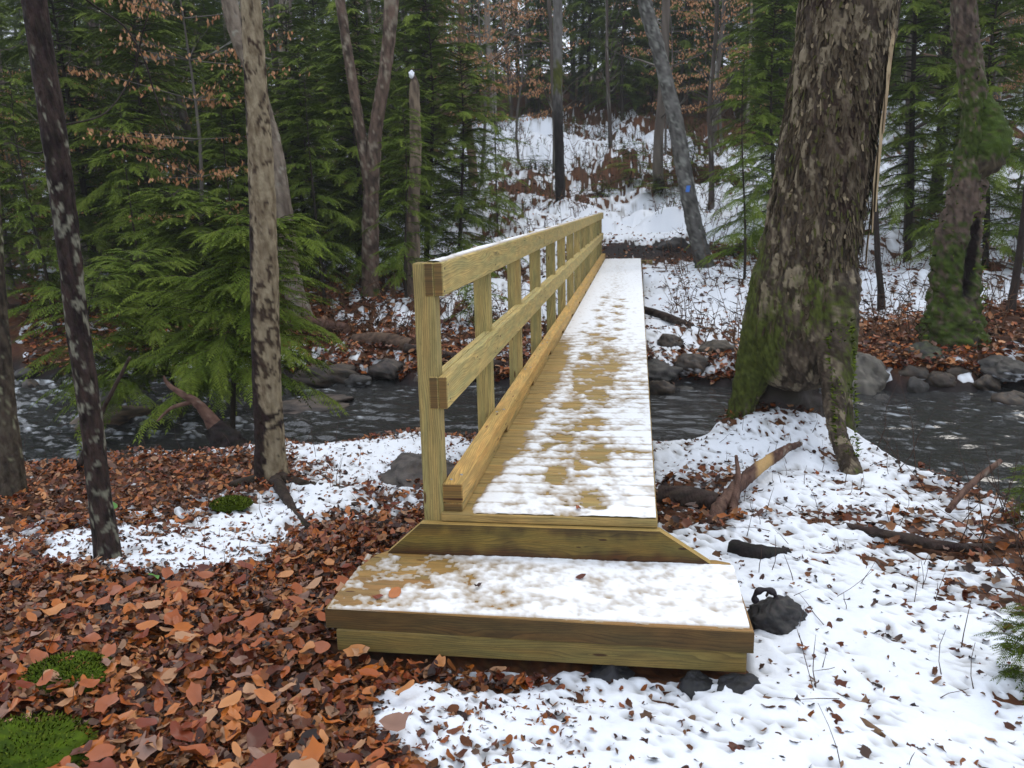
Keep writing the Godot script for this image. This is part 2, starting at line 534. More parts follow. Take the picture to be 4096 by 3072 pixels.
func end_board() -> ArrayMesh:
	var mb := MB.new()
	var nx := 90; var ny := 18
	var front := DECK_FRONT - 0.05; var back := DECK_FRONT - 0.002
	var tl := -0.092; var tr := DECK_W + 0.012; var bl := -0.248; var br := 1.152
	var yt := -0.041; var yb := -0.181
	for k in ny + 1:
		var t := float(k) / ny
		for j in nx + 1:
			var s := float(j) / nx
			var x := lerpf(lerpf(tl, tr, s), lerpf(bl, br, s), t)
			var y := lerpf(yt, yb, t)
			mb.p.push_back(v(x, y, front)); mb.n.push_back(Vector3(0, 0, 1)); mb.u.push_back(Vector2(x / 1.6 + 0.3, y / 0.34 + 0.1))
			var c := Color(0.29, 0.25, 0.115)  # dark front tone: wet wood, with weaker light put into the colour
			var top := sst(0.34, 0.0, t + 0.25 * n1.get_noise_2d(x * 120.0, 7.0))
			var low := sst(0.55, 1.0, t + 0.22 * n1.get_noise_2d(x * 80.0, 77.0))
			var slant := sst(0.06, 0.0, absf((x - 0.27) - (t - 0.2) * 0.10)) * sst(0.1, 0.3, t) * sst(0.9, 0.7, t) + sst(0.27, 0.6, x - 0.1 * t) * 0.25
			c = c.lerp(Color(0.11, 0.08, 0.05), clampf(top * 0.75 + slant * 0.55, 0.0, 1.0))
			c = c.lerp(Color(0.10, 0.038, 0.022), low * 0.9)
			mb.c.push_back(c)
	for k in ny:
		for j in nx:
			var q := k * (nx + 1) + j
			mb.i.append_array([q, q + 1, q + nx + 1, q + 1, q + nx + 2, q + nx + 1])
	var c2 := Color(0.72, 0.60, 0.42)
	var A := v(tl, yt, front); var B := v(tr, yt, front); var C := v(br, yb, front); var D := v(bl, yb, front)
	var A2 := v(tl, yt, back); var B2 := v(tr, yt, back); var C2 := v(br, yb, back); var D2 := v(bl, yb, back)
	var uvs := [Vector2(0, 0), Vector2(0.6, 0), Vector2(0.6, 0.2), Vector2(0, 0.2)]
	mb.face([A, A2, B2, B], uvs, c2)
	mb.face([B, B2, C2, C], uvs, c2)
	mb.face([D, D2, A2, A], uvs, c2)
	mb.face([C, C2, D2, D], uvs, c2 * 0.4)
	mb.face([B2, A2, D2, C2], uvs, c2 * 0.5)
	return mb.mesh()


# a board of the given outline (seen from above, clockwise), top at y1
func slab(outline: Array, y0: float, y1: float, tint: Color, side_tint: Color) -> ArrayMesh:
	var mb := MB.new()
	var ch := 0.005
	var top := []; var uvs := []; var mid := Vector2.ZERO
	for q in outline: mid += q / outline.size()
	var n := outline.size()
	for q in outline:
		var e: Vector2 = q + (mid - q).normalized() * ch
		top.append(v(e.x, y1, e.y)); uvs.append(Vector2(q.x / 1.6 + 0.13, q.y / 0.34))
	mb.face(top, uvs, tint)
	for k in n:
		var a: Vector2 = outline[k]; var b: Vector2 = outline[(k + 1) % n]
		var l := (b - a).length()
		mb.face([top[k], v(a.x, y1 - ch, a.y), v(b.x, y1 - ch, b.y), top[(k + 1) % n]], [Vector2(0, 0), Vector2(0, 0.02), Vector2(l / 1.6, 0.02), Vector2(l / 1.6, 0)], tint)
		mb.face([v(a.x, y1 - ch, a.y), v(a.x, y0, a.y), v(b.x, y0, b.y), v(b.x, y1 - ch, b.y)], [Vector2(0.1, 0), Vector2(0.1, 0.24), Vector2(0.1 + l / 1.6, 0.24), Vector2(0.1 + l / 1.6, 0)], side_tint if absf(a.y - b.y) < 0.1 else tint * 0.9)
	var low := []
	for q in outline: low.push_front(v(q.x, y0, q.y))
	mb.face(low, uvs, side_tint)
	return mb.mesh()


func build_step() -> void:
	var s := thing("timber_step", "broad low timber step at the near end of the footbridge, half under slush", "step", v(0.46, -0.36, 2.83))
	var o := -s.position
	# outlines clockwise seen from above (x right, d away from the camera)
	part("tread_board", slab([Vector2(-0.342, 2.838), Vector2(-0.336, 3.118), Vector2(1.247, 3.112), Vector2(1.256, 2.812)], -0.268, -0.184, Color(0.50, 0.35, 0.27), Color(0.165, 0.12, 0.075)), M.wood, s).position = o  # tread fronts far darker than tops: wet timber plus painted shade
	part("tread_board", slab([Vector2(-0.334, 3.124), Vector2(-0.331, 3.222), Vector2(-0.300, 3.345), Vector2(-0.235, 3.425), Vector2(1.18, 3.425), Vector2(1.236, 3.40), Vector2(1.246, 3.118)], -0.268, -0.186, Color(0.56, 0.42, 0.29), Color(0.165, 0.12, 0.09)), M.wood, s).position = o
	for q in [[v(-0.30, -0.358, 2.918), v(1.236, -0.2695, 2.829), Color(0.32, 0.285, 0.185)], [v(-0.28, -0.36, 3.40), v(1.20, -0.2695, 3.31), Color(0.40, 0.36, 0.25)]]:
		part("bearer", timber_mesh(q[0], q[1], 0, q[2], Color(0.3, 0.24, 0.16)), M.wood, s).position = o
	# black wet stones it stands on
	for q in [[1.20, -0.40, 2.78, 0.075, "round black wet stone under the right front corner of the timber step"], [1.06, -0.405, 2.80, 0.06, "smaller black stone under the front of the timber step near its right corner"], [0.75, -0.42, 2.86, 0.08, "flat black stone in the gap under the middle of the timber step"]]:
		rock(q[0], q[1], q[2], Vector3(q[3] * 1.25, q[3] * 0.8, q[3]), Color(0.012, 0.012, 0.014), Color(0.02, 0.02, 0.022), q[4], 0.0, 16)


# snow on boards: a height field over [x0, x1] x [d0, d1], depth(x, d) in metres above y
func board_snow(x0: float, x1: float, d0: float, d1: float, y: float, dx: float, least: float, rate: float, depth: Callable, label: String) -> void:
	var xs := PackedFloat32Array()
	var m := int(ceil((x1 - x0) / dx))
	for k in m + 1: xs.push_back(lerpf(x0, x1, float(k) / m))
	var ds := PackedFloat32Array()
	var d := d0
	while d < d1:
		ds.push_back(d)
		d += maxf(least, (d - 2.2) * rate)
	ds.push_back(d1)
	var w := xs.size()
	var mb := MB.new()
	var t := PackedFloat32Array(); t.resize(w * ds.size())
	var index := PackedInt32Array(); index.resize(w * ds.size())
	for j in ds.size():
		for k in w:
			t[j * w + k] = depth.call(xs[k], ds[j])
			index[j * w + k] = -1
	for j in ds.size() - 1:
		for k in w - 1:
			var q := j * w + k
			if maxf(maxf(t[q], t[q + 1]), maxf(t[q + w], t[q + w + 1])) <= 0.0: continue
			for e in [q, q + 1, q + w, q + w + 1]:
				if index[e] < 0:
					index[e] = mb.p.size()
					var h := t[e]
					var up: float = maxf(-0.004, h) if h < 0.0 else 0.009 * (1.0 - exp(-h / 0.007))
					mb.p.push_back(v(xs[e % w], y + up, ds[e / w])); mb.n.push_back(Vector3.UP)
					mb.c.push_back(Color(0.31, 0.245, 0.17).lerp(Color(0.75, 0.765, 0.79), clampf(h / 0.009, 0.0, 1.0)))
			mb.i.append_array([index[q], index[q + w], index[q + 1], index[q + 1], index[q + w], index[q + w + 1]])
	mb.smooth(0, 0)
	single("snow", mb.mesh(), M.snow, label, "snow", "", "stuff")


func build_board_snow() -> void:
	var prints := []
	var r := RandomNumberGenerator.new(); r.seed = 21
	var d := 3.6
	var s := 1.0
	while d < 12.0:
		prints.append([0.50 + 0.10 * s + r.randf_range(-0.06, 0.06), d, r.randf_range(0.05, 0.085), r.randf_range(0.09, 0.17), r.randf_range(0.5, 1.0)])
		if r.randf() < 0.6: prints.append([0.45 + r.randf_range(-0.2, 0.25), d + 0.15, 0.05, 0.07, 0.7])
		d += r.randf_range(0.26, 0.42)
		s = -s
	board_snow(0.094, DECK_W - 0.004, DECK_FRONT - 0.015, DECK_FRONT + DECK_LEN - 0.1, 0.0012, 0.012, 0.012, 0.0042, func(x: float, dd: float) -> float:
		var far := sst(7.6, 9.5, dd)
		var t := 0.96 + 0.12 * far
		var bare := sst(0.05 + 0.17 * sst(3.6, 4.6, dd) + 0.03 * n2.get_noise_2d(dd * 120.0, 5.0), 0.0, x - 0.094) * (1.0 - sst(7.0, 9.0, dd))
		t -= bare * 1.6
		t -= (0.40 - 0.12 * far) * exp(-pow((x - 0.50 - 0.04 * sin(dd * 2.0)) / 0.17, 2.0)) * (1.0 - 0.4 * sst(12.0, 17.0, dd))
		t -= 0.40 * blob(x, dd, 0.75, 4.35, 0.3, 0.16) + 0.30 * blob(x, dd, 0.85, 5.9, 0.3, 0.5) + 0.38 * blob(x, dd, 0.35, 6.6, 0.4, 0.6) + 0.25 * blob(x, dd, 0.8, 7.3, 0.2, 0.4)
		var fr := fposmod((dd - DECK_FRONT + 0.022) / 0.1398, 1.0)
		t -= 0.55 * exp(-pow(minf(fr, 1.0 - fr) * 0.14 / 0.014, 2.0)) * (1.0 - 0.85 * far) * (0.7 + 0.8 * n2.get_noise_2d(x * 150.0, dd * 30.0))
		t += 0.35 * n2.get_noise_2d(floor((dd - DECK_FRONT + 0.022) / 0.1398) * 700.0, x * 60.0) * (1.0 - far)
		var wob := 1.1 * n1.get_noise_2d(x * 130.0, dd * 130.0)
		for q in prints:
			if absf(dd - q[1]) < 0.3:
				var e := pow((x - q[0]) / q[2], 2.0) + pow((dd - q[1]) / q[3], 2.0)
				t -= q[4] * 0.80 * sst(1.9, 0.2, e + wob)
		t -= 0.34 + 0.55 * n1.get_noise_2d(x * 90.0, dd * 60.0) + 0.30 * n1.get_noise_2d(x * 300.0 + 300.0, dd * 220.0)
		return t * 0.017, "thin trodden snow on the bridge deck with brown footprints worn through it")
	board_snow(-0.33, 1.242, 2.826, 3.36, -0.1835, 0.009, 0.008, 0.0, func(x: float, dd: float) -> float:
		var t := 0.62 * sst(-0.25, 0.12, x + (3.1 - dd) * 0.5 + 0.1 * n1.get_noise_2d(dd * 90.0, 11.0))
		t += 0.12 * sst(0.3, 0.9, x) + 0.25 * n2.get_noise_2d(x * 60.0, dd * 60.0) + 0.2 * sst(2.97, 2.87, dd) * sst(0.0, 0.3, x)
		t -= 0.35 * blob(x, dd, 0.34, 2.95, 0.09, 0.2) + 0.3 * blob(x, dd, 0.1, 3.2, 0.16, 0.09)
		t -= 0.14 + 0.60 * n1.get_noise_2d(x * 70.0 + 50.0, dd * 80.0) + 0.40 * n1.get_noise_2d(x * 260.0 + 700.0, dd * 220.0)
		if dd < 2.842: t -= 1.0
		return t * 0.013, "grey and white slush on the timber step, thicker towards its right end")
	board_snow(-0.034, 0.036, DECK_FRONT + 0.02, DECK_FRONT + DECK_LEN, RAIL_TOP + 0.003, 0.007, 0.015, 0.006, func(x: float, dd: float) -> float:
		var t := 0.52 - 0.30 * sst(DECK_FRONT + 2.0, DECK_FRONT + 5.0, dd) + 0.5 * n2.get_noise_2d(dd * 40.0, 3.0) - 0.75 * sst(0.008, 0.034, x + 0.005 * n1.get_noise_2d(dd * 150.0, 0.0)) - 0.5 * sst(-0.02, -0.034, x) - 0.35 * n1.get_noise_2d(x * 400.0, dd * 120.0)
		return t * 0.014, "white strip of snow along the top of the bridge handrail")


# ------------------------------------------------------------------ stones
func rock_mesh(size: Vector3, a: Color, b: Color, seed_at: float, snowy: float, res: int) -> ArrayMesh:
	var mb := MB.new()
	for j in res + 1:
		var th := PI * j / res
		for k in res * 2 + 1:
			var ph := TAU * (k % (res * 2)) / (res * 2)
			var q := Vector3(sin(th) * cos(ph), cos(th), sin(th) * sin(ph))
			var s := q * 1.1 + Vector3(seed_at, seed_at * 0.7, 3.0)
			var f := 1.0 + 0.36 * n1.get_noise_3dv(s * 8.0) + 0.10 * n1.get_noise_3dv(s * 30.0) - 0.12 * absf(cell.get_noise_3dv(s * 8.0))
			mb.p.push_back(Vector3(q.x * size.x, q.y * size.y, q.z * size.z) * f); mb.n.push_back(q)
			var c := a.lerp(b, clampf(0.5 + 1.2 * n1.get_noise_3dv(s * 28.0), 0.0, 1.0))
			mb.c.push_back(c)
	for j in res:
		for k in res * 2:
			var q := j * (res * 2 + 1) + k
			mb.i.append_array([q, q + 1, q + res * 2 + 1, q + 1, q + res * 2 + 2, q + res * 2 + 1])
	mb.smooth(0, 0)
	for j in res + 1:
		var q := j * (res * 2 + 1)
		var nn := (mb.n[q] + mb.n[q + res * 2]).normalized()
		mb.n[q] = nn; mb.n[q + res * 2] = nn
	if snowy > 0.0:
		for k in mb.p.size():
			if mb.n[k].y > snowy + 0.3 * n1.get_noise_3dv(mb.p[k] * 120.0):
				mb.c[k] = Color(0.82, 0.85, 0.9); mb.p[k] += Vector3(0, 0.012, 0)
	return mb.mesh()


var rock_no := 0.0
func rock(x: float, y: float, d: float, size: Vector3, a: Color, b: Color, label: String, snowy := 0.0, res := 20, group := "") -> void:
	rock_no += 1.37
	if d > 10.0 and d < 14.0: size *= 0.85
	var o := single("stone", rock_mesh(size, a, b, rock_no, snowy, res), M.rock, label, "stone", group)
	o.position = v(x, y, d)
	o.rotation.y = rock_no * 0.3


func build_rocks() -> void:
	var g1 := Color(0.055, 0.05, 0.045); var g2 := Color(0.13, 0.115, 0.10); var dk := Color(0.02, 0.019, 0.018); var br := Color(0.07, 0.05, 0.035); var gn := Color(0.06, 0.065, 0.03)
	rock(-0.62, -0.50, 5.35, Vector3(0.36, 0.13, 0.28), Color(0.025, 0.02, 0.018), Color(0.085, 0.07, 0.06), "flat grey stone with a snowy top, on the bank left of the first bridge post", 0.62, 26)
	rock(3.55, -0.98, 10.75, Vector3(0.54, 0.45, 0.42), Color(0.05, 0.045, 0.038), Color(0.125, 0.112, 0.092), "large pale grey boulder standing in the stream right of the big peeling tree", 0.0, 28)
	rock(1.30, -0.64, 11.85, Vector3(0.24, 0.15, 0.22), dk, br, "round dark stone on the snowy far bank, just right of the bridge", 0.0, 18)
	rock(1.93, -0.68, 11.55, Vector3(0.32, 0.15, 0.25), Color(0.025, 0.022, 0.017), Color(0.09, 0.07, 0.05), "tan brown stone on the far bank between the bridge and the big tree", 0.0, 18)
	rock(1.55, -0.80, 11.05, Vector3(0.30, 0.18, 0.25), dk, br, "low dark stone at the waterline below the two stones right of the bridge", 0.6, 16)
	rock(1.05, -0.86, 10.7, Vector3(0.45, 0.20, 0.35), dk, g1, "broad wet stone at the waterline close under the right edge of the bridge", 0.0, 16)
	rock(4.45, -0.66, 11.15, Vector3(0.36, 0.16, 0.28), dk, gn, "flat mossy grey stone on the far bank, at the left foot of the mossy tree", 0.8, 20)
	rock(5.25, -0.80, 10.85, Vector3(0.5, 0.16, 0.32), dk, g1, "snow-topped stone at the waterline below the mossy tree", 0.55, 20)
	rock(6.25, -0.62, 11.3, Vector3(0.55, 0.18, 0.32), dk, gn, "long mossy stone at the right edge of the photo beside the mossy tree", 0.85, 20)
	rock(5.75, -0.84, 10.6, Vector3(0.35, 0.16, 0.25), dk, gn, "small greenish stone in the water under the long mossy stone", 0.0, 16)
	rock(-2.55, -0.86, 10.95, Vector3(0.36, 0.17, 0.26), dk, Color(0.075, 0.055, 0.045), "brown stone at the far waterline, directly left of the first bridge post", 0.0, 18)
	rock(-1.95, -0.88, 10.85, Vector3(0.36, 0.16, 0.26), Color(0.04, 0.033, 0.028), Color(0.11, 0.09, 0.08), "pale brown stone at the far waterline, seen through the handrail", 0.9, 18)
	rock(-3.3, -0.90, 10.7, Vector3(0.5, 0.2, 0.3), dk, br, "dark wet stone at the far waterline, right of the pale-barked tree", 0.0, 18)
	rock(-3.05, -1.0, 9.3, Vector3(0.65, 0.11, 0.3), dk, Color(0.10, 0.075, 0.06), "brown stone just awash in midstream, right of the pale-barked tree", 0.0, 16)
	rock(-5.1, -1.0, 8.6, Vector3(0.5, 0.13, 0.3), dk, Color(0.15, 0.10, 0.06), "tan stone awash in the riffle left of the dark lichened tree", 0.0, 16)
	rock(-5.7, -0.95, 9.6, Vector3(0.4, 0.2, 0.3), dk, g1, "dark stone in the stream at the far left, behind the dark lichened tree", 0.5, 16)
	rock(-6.6, -0.72, 10.9, Vector3(0.5, 0.2, 0.32), dk, g1, "snow-capped stone on the far bank at the left edge of the photo", 0.5, 18)
	rock(-5.3, -0.72, 11.1, Vector3(0.45, 0.18, 0.3), dk, br, "snow-capped stone on the far bank behind the leaning young hemlock", 0.5, 18)
	rock(0.02, -0.42, 2.24, Vector3(0.09, 0.055, 0.07), Color(0.07, 0.065, 0.05), Color(0.15, 0.14, 0.11), "small grey-green stone among the leaves at the bottom edge of the photo", 0.0, 16)
	rock(2.02, -0.40, 6.98, Vector3(0.38, 0.34, 0.22), Color(0.02, 0.015, 0.012), Color(0.04, 0.03, 0.022), "dark lump of soil between the roots of the big peeling tree", 0.0, 16)
	rock(0.95, -0.62, 20.8, Vector3(0.45, 0.6, 0.4), Color(0.012, 0.011, 0.011), Color(0.04, 0.035, 0.035), "dark wet stone beside the right far end of the bridge", 0.0, 16)
	rock(1.75, 0.05, 21.6, Vector3(0.5, 0.35, 0.4), Color(0.012, 0.011, 0.011), Color(0.04, 0.035, 0.035), "dark stone in the mud at the foot of the path beyond the bridge", 0.0, 16)
	# stones under the far bank and along it
	var r := RandomNumberGenerator.new(); r.seed = 5
	for k in 34:
		var x := -9.0 + 0.53 * k + r.randf_range(-0.2, 0.2)
		rock(x, -1.0 + r.randf_range(-0.08, 0.1), 10.35 - 0.03 * x + r.randf_range(-0.3, 0.45), Vector3(r.randf_range(0.12, 0.26), r.randf_range(0.07, 0.15), r.randf_range(0.12, 0.2)), dk, br if r.randf() < 0.6 else g1, "small dark wet stone in the row along the far waterline", 0.75 if r.randf() < 0.3 else 0.0, 11, "wet stones along the far waterline")
	for q in [[4.15, -0.86, 10.75, 0.22], [4.5, -0.9, 10.62, 0.17], [4.75, -0.82, 10.8, 0.2], [5.0, -0.92, 10.55, 0.16], [3.0, -0.92, 10.6, 0.2], [2.6, -0.86, 10.75, 0.24], [2.2, -0.93, 10.55, 0.18]]:
		rock(q[0], q[1], q[2], Vector3(q[3] * 1.3, q[3] * 0.8, q[3]), dk, br, "small dark wet stone in the row along the far waterline", 0.8 if q[3] > 0.19 else 0.0, 12, "wet stones along the far waterline")
	# the black stone with a curled loop, right of the step
	var t := thing("black_stone", "black wet stone with a curled loop on top, in the snow right of the step", "stone", v(1.40, -0.42, 3.28))
	var body := part("body", rock_mesh(Vector3(0.115, 0.085, 0.10), Color(0.010, 0.010, 0.011), Color(0.045, 0.04, 0.038), 61.0, 0.0, 22), M.rock, t)
	body.position = Vector3(0, 0.05, 0)
	var mb := MB.new()
	var ring := []
	for k in 25:
		var a := deg_to_rad(-35.0 + 250.0 * k / 24.0)
		ring.append([Vector3(-0.035 + cos(a) * 0.042, 0.135 + sin(a) * 0.036, -0.01 - 0.004 * k / 24.0), 0.012 + 0.004 * sin(k * 0.9)])
	tube(mb, ring, 10, NONE, func(_p, _a, _l): return Color(0.012, 0.011, 0.012))
	part("loop", mb.mesh(), M.rock, t)


# ------------------------------------------------------------------ trees
func bark_paint(base: Color, alt: Color, lichen: Color, amount: float, moss: Color, mossy: Callable, scale := 1.0) -> Callable:
	return func(q: Vector3, a: float, l: float) -> Color:
		var s := q * scale
		var c := base.lerp(alt, clampf(0.5 + 1.1 * n1.get_noise_3d(s.x * 260.0, s.y * 70.0, s.z * 260.0) + 0.5 * n2.get_noise_3d(s.x * 40.0, s.y * 40.0, s.z * 40.0), 0.0, 1.0))
		if amount > 0.0:
			var w := n1.get_noise_3d(s.x * 170.0 + 60.0, s.y * 110.0, s.z * 170.0) + 0.6 * n2.get_noise_3d(s.x * 60.0, s.y * 40.0 + 90.0, s.z * 60.0)
			c = c.lerp(lichen * (0.85 + 0.5 * n1.get_noise_3dv(s * 700.0)), sst(1.0 - amount, 1.12 - amount, w + 0.42))
		if mossy.is_valid():  # moss coat; on the pale tree, its wet and shaded side
			var m: float = mossy.call(q, a, l) + 0.7 * n1.get_noise_3dv(s * 130.0)
			c = c.lerp(moss * (0.9 + 0.9 * n1.get_noise_3dv(s * 600.0)), sst(0.45, 0.7, m))
		return c


func bark_bump(amp: float, scale := 1.0) -> Callable:
	return func(q: Vector3, _a: float, _l: float) -> float:
		var s := q * scale
		return amp * (n1.get_noise_3d(s.x * 330.0, s.y * 70.0, s.z * 330.0) + 0.7 * n2.get_noise_3d(s.x * 60.0, s.y * 45.0, s.z * 60.0))


# a trunk above the frame goes on to its height with a few bare limbs
func grow_on(list: Array, to: float) -> Array:
	var a: Array = list[list.size() - 2]; var b: Array = list[list.size() - 1]
	var up: float = maxf(0.3, b[1] - a[1])
	var out := list.duplicate()
	for k in 3:
		var y: float = lerpf(b[1], to, (k + 1) / 3.0)
		out.append([b[0] + (b[0] - a[0]) / up * (y - b[1]) * 0.5, y, b[2] + (b[2] - a[2]) / up * (y - b[1]) * 0.5, b[3] * (1.0 - 0.25 * (k + 1))])
	return out


func limbs(mb: MB, rings: Array, from: float, count: int, length: float, paint: Callable, r: RandomNumberGenerator) -> void:
	for k in count:
		var at := int(lerpf(from, 1.0, r.randf()) * (rings.size() - 2))
		var o: Vector3 = rings[at][0]
		var rr: float = rings[at][1]
		var a := r.randf() * TAU
		var dir := Vector3(cos(a), r.randf_range(0.1, 0.9), sin(a)).normalized()
		var list := []
		var q := o
		var L := length * r.randf_range(0.5, 1.1)
		for j in 6:
			list.append([q, maxf(0.003, rr * 0.32 * (1.0 - j / 5.6))])
			q += dir * L / 5.0
			dir = (dir + Vector3(r.randf_range(-0.25, 0.25), r.randf_range(-0.1, 0.3), r.randf_range(-0.25, 0.25))).normalized()
			if j == 2 or j == 3:
				var d2 := (dir + Vector3(r.randf_range(-0.9, 0.9), r.randf_range(-0.2, 0.6), r.randf_range(-0.9, 0.9))).normalized()
				tube(mb, [[q, rr * 0.12], [q + d2 * L * 0.25, rr * 0.07], [q + d2 * L * 0.45 + Vector3(0, 0.05, 0), rr * 0.02]], 4, NONE, paint, false)
		tube(mb, list, 5, NONE, paint, false)


func trunk_tree(called: String, label: String, list: Array, top: float, step: float, sides: int, bump: Callable, paint: Callable, n_limbs := 4, group := "") -> Node3D:
	var base: Array = list[0]
	var t := thing(called, label, "tree", v(base[0], base[1], base[2]), 0.0, group)
	var rings := spline(grow_on(list, top) if top > 0.0 else list, step)
	# the foot flares into the ground
	rings.push_front([Vector3(rings[0][0]) + Vector3(0, -0.12, 0), rings[0][1] * 1.15])
	var mb := MB.new()
	tube(mb, rings, sides, bump, paint)
	var o := part("trunk", mb.mesh(), M.bark, t)
	o.position = -t.position
	if n_limbs > 0:
		var r := RandomNumberGenerator.new(); r.seed = hash(called + label)
		for k in n_limbs:
			var lb := MB.new()
			limbs(lb, rings, 0.55, 1, 1.6, paint, r)
			part("limb", lb.mesh(), M.bark, t).position = -t.position
	return t


func stick(called: String, label: String, category: String, list: Array, sides: int, paint: Callable, bump := 0.12) -> MeshInstance3D:
	var mb := MB.new()
	tube(mb, spline(list, 0.04), sides, bark_bump(bump), paint)
	return single(called, mb.mesh(), M.bark, label, category)


func build_near_trees() -> void:
	var none := NONE
	var moss := Color(0.055, 0.085, 0.012)
	var dark := bark_paint(Color(0.010, 0.007, 0.0065), Color(0.040, 0.027, 0.023), Color(0.17, 0.165, 0.125), 0.26, moss, none)
	var t := trunk_tree("dark_tree", "slim dark brown tree spotted with pale lichen, standing in leaves left of the bridge", [[-1.83, -0.43, 3.67, 0.072], [-1.83, -0.28, 3.67, 0.062], [-1.83, -0.04, 3.67, 0.055], [-1.82, 0.34, 3.67, 0.052], [-1.83, 0.80, 3.67, 0.051], [-1.82, 1.13, 3.67, 0.053], [-1.82, 1.45, 3.67, 0.054], [-1.82, 1.76, 3.67, 0.053], [-1.83, 2.25, 3.67, 0.050]], 6.5, 0.015, 44, bark_bump(0.10), dark)
	var tw := bark_paint(Color(0.018, 0.013, 0.011), Color(0.04, 0.03, 0.026), Color.WHITE, 0.0, moss, none)
	for list in [[[-1.82, 2.42, 3.7, 0.007], [-1.69, 2.27, 3.9, 0.005], [-1.55, 2.17, 3.9, 0.0045], [-1.47, 2.02, 3.9, 0.004], [-1.44, 1.89, 3.9, 0.004], [-1.40, 1.74, 3.9, 0.003], [-1.36, 1.64, 3.9, 0.002]], [[-1.83, 1.72, 3.72, 0.004], [-1.77, 1.8, 4.0, 0.004], [-1.72, 2.01, 4.2, 0.0035], [-1.65, 2.18, 4.2, 0.003], [-1.57, 2.35, 4.2, 0.002]], [[-1.82, 1.62, 3.66, 0.004], [-1.95, 1.6, 3.7, 0.003], [-2.15, 1.66, 3.8, 0.002]]]:
		var mb := MB.new()
		tube(mb, spline(list, 0.04), 6, bark_bump(0.1), tw)
		part("twig", mb.mesh(), M.bark, t).position = -t.position
	trunk_tree("dark_tree", "dark tree cut off by the photo's left edge, in leaves by the stream", [[-3.17, -0.47, 4.66, 0.098], [-3.15, -0.24, 4.66, 0.078], [-3.12, 0.27, 4.66, 0.067], [-3.07, 0.95, 4.66, 0.065], [-2.98, 1.77, 4.66, 0.060], [-2.88, 2.53, 4.66, 0.055]], 6.0, 0.02, 30, bark_bump(0.1), bark_paint(Color(0.016, 0.012, 0.010), Color(0.07, 0.055, 0.04), Color(0.22, 0.22, 0.14), 0.28, moss, func(q, _a, _l): return 0.5 * sst(0.9, 1.4, q.y)))
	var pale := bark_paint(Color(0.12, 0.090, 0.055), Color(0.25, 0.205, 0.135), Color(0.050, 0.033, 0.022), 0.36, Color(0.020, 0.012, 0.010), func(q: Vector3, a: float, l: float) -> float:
		var mid: float = lerpf(-1.60, -1.48, (q.y + 0.49) / 3.05)  # left side darkened: wet bark, and shade put into the colour
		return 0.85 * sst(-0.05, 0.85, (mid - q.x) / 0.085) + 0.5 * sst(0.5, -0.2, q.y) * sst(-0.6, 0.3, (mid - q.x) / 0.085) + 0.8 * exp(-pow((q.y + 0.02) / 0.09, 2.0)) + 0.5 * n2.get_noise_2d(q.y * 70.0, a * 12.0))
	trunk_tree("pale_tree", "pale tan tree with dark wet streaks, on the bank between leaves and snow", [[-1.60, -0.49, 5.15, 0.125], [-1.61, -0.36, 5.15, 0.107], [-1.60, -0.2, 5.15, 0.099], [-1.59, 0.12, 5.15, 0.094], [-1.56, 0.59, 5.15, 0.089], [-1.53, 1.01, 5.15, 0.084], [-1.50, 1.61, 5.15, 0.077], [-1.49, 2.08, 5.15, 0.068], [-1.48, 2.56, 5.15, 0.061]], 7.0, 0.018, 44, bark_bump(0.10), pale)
	# dark roots running from its foot
	var soilroot := bark_paint(Color(0.014, 0.009, 0.007), Color(0.05, 0.035, 0.026), Color(0.05, 0.06, 0.02), 0.15, moss, none)
	stick("root", "long dark root running right from the pale tree towards the bridge post", "root", [[-1.55, -0.44, 5.1, 0.05], [-1.3, -0.46, 5.0, 0.034], [-1.0, -0.47, 4.95, 0.026], [-0.62, -0.49, 4.82, 0.016]], 10, soilroot)
	stick("root", "dark root running from the pale tree towards the timber step", "root", [[-1.52, -0.44, 5.02, 0.045], [-1.34, -0.44, 4.75, 0.034], [-1.15, -0.43, 4.45, 0.024], [-0.95, -0.44, 4.2, 0.014]], 10, soilroot)
	stick("root", "short dark root left of the pale tree's foot", "root", [[-1.66, -0.46, 5.1, 0.04], [-1.8, -0.47, 5.05, 0.03], [-1.92, -0.50, 5.0, 0.012]], 8, soilroot)

	# across the stream
	var grey := bark_paint(Color(0.075, 0.055, 0.042), Color(0.21, 0.17, 0.13), Color(0.27, 0.25, 0.20), 0.2, moss, none, 0.45)
	var brown := bark_paint(Color(0.040, 0.028, 0.022), Color(0.15, 0.10, 0.075), Color(0.24, 0.20, 0.15), 0.26, moss, func(q, _a, _l): return 0.65 * sst(0.3, -0.35, q.y), 0.45)
	trunk_tree("leaning_tree", "rough brown tree leaning left across the stream behind the pale tree", [[-4.72, -0.55, 13.36, 0.23], [-4.80, -0.1, 13.36, 0.18], [-4.87, 0.37, 13.36, 0.165], [-4.90, 1.34, 13.36, 0.136], [-4.97, 2.30, 13.36, 0.127], [-5.18, 3.30, 13.36, 0.118], [-5.39, 3.94, 13.36, 0.124], [-5.52, 4.56, 13.36, 0.123]], 10.0, 0.05, 26, bark_bump(0.16, 0.5), grey)
	var f := trunk_tree("forked_tree", "brown tree forking into two stems, across the stream left of the handrail", [[-4.05, -0.45, 15.0, 0.21], [-4.03, -0.1, 15.0, 0.165], [-4.00, 0.40, 15.00, 0.153], [-3.92, 1.47, 15.00, 0.142], [-3.76, 2.67, 15.00, 0.123], [-3.53, 3.67, 15.00, 0.113], [-3.36, 4.79, 15.00, 0.119]], 11.0, 0.05, 24, bark_bump(0.16, 0.5), brown)
	var mb := MB.new()
